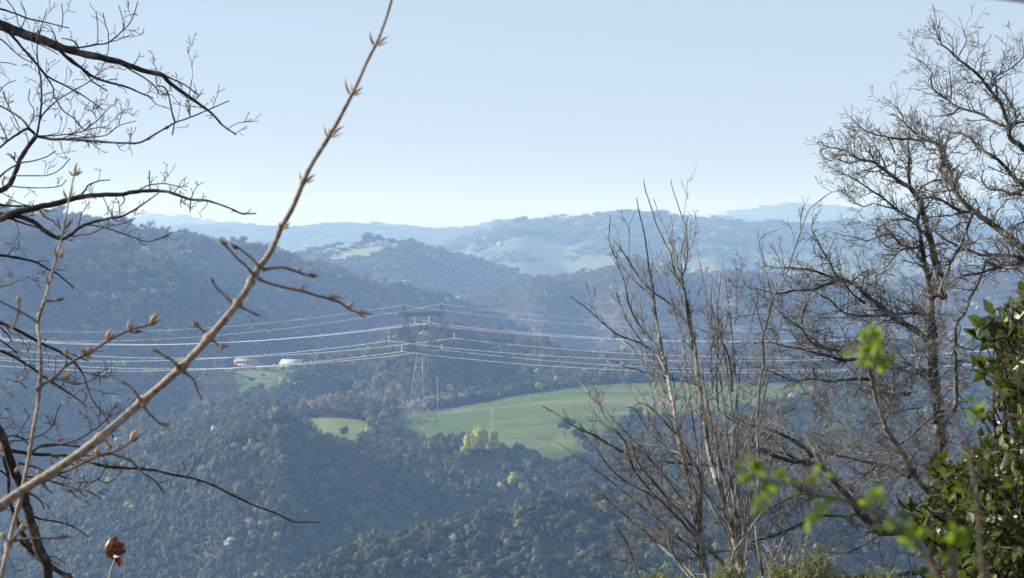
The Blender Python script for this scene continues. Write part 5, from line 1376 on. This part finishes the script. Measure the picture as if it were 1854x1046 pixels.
for i in range(5400):
    px = rng.uniform(1640, 2010); py = rng.uniform(500, 1190)
    ex = env(px, py)
    if ex < rng.uniform(-12, 25): continue
    if py < 830 and rng.random() > (.62 if px > 1800 else .5): continue
    if 700 < py < 800 and px < 1830 and rng.random() < .55: continue
    D = Db + rng.uniform(-.7, .7) * min(1, max(ex, 10) / 80); nt_ += 1
    q = P(px, py, D); j = rng.integers(len(tr) // 3, len(tr))
    j = int(np.argmin(np.abs(tr[:, 2] - (q[2] - .25))))
    root = tr[j, :3]
    d0 = q - root; d0 /= np.linalg.norm(d0) + 1e-9
    d0 = d0 + np.array((-.15, 0, .35)) + rng.normal(0, .35, 3); d0 /= np.linalg.norm(d0)
    l = rng.uniform(.05, .11)
    a = q - d0 * l
    wd.tube([a, (a + q) / 2 + rng.normal(0, .004, 3), q], [.0022, .0018, .0012], 4)
    if rng.random() < .10: 
        m_ = (root + a) / 2 + np.array((0, 0, -.05)); cc = smooth_poly([(*root, .008), (*m_, .005), (*a, .0025)], 4); wd.tube(cc[:, :3], cc[:, 3], 5)
    old = rng.random() < .10
    for jj in range(rng.integers(3, 6)):
        t = rng.uniform(0.1, 1); v = rng.normal(0, 1, 3); v -= d0 * np.dot(v, d0); v /= np.linalg.norm(v)
        dd = d0 * .8 + v; nr = rng.normal(0, .6, 3) + np.array((0, 0, 1.0))
        small = rng.uniform(.6, 1.0)
        holm_leaf(lo if old else lf, a + (q - a) * t, dd, nr, rng.uniform(.026, .046) * small, rng.uniform(.012, .020) * small, rng)
# single shoots standing clear of the mass
for (x, y, ax, ay, n_) in [(1790,575,-14,-4,5),(1770,590,-16,6,4),(1762,610,-18,4,3),(1760,668,-12,5,3),(1800,560,0,-14,5),(1845,520,-6,-12,5),(1810,700,-16,0,4),(1775,745,-16,-8,5),(1700,832,-14,-8,5),(1686,845,-12,-10,4),(1665,905,-14,-8,4),(1650,930,-14,-12,4),(1640,912,-12,-14,3),(1668,965,-18,-4,4),(1680,1010,-14,8,4),(1668,1040,-10,-10,5),(1720,850,-4,-14,5),(1835,545,4,-14,5)]:
    q = P(x, y, Db - .3); a = P(x - ax * 3.2, y - ay * 3.2 + 14, Db - .15)
    cc = smooth_poly([(*a, .0035), (*((a + q) / 2 + rng.normal(0, .006, 3)), .0025), (*q, .0015)], 4); wd.tube(cc[:, :3], cc[:, 3], 5)
    d0 = (q - a) / np.linalg.norm(q - a)
    for jj in range(n_ + 3):
        t = rng.uniform(.3, 1); v = rng.normal(0, 1, 3); v -= d0 * np.dot(v, d0); v /= np.linalg.norm(v)
        holm_leaf(lf, a + (q - a) * t, d0 + v * .8, rng.normal(0, .7, 3) + np.array((0, 0, 1.)), rng.uniform(.034, .052), rng.uniform(.017, .024), rng)
wd.build("branches", m_dark, eb, smooth=True); lf.build("foliage", m_holm, eb, smooth=True); lo.build("old_leaves", m_holm2, eb, smooth=True)
# ------------------------------------------------------------------ haze
def haze(density):
    mb = MB(); x0, x1, y0, y1, z0, z1 = -4400, 4400, -60, 14200, -420, 168
    mb.box(((x0 + x1) / 2, (y0 + y1) / 2, (z0 + z1) / 2), (x1 - x0, y1 - y0, z1 - z0))
    m = bpy.data.materials.new("haze_air"); m.use_nodes = True
    nt = m.node_tree; nt.nodes.remove(nt.nodes["Principled BSDF"])
    pv = nt.nodes.new("ShaderNodeVolumePrincipled")
    pv.inputs["Color"].default_value = (0.345, 0.575, 1.0, 1)
    pv.inputs["Absorption Color"].default_value = (1, 1, 1, 1)
    pv.inputs["Density"].default_value = density
    pv.inputs["Anisotropy"].default_value = 0.25
    nt.links.new(pv.outputs[0], nt.nodes["Material Output"].inputs["Volume"])
    o = mb.build("haze", m)
    tag(o, "blue spring haze filling the valleys between the hills", "haze", None, "stuff")
haze(0.00016)
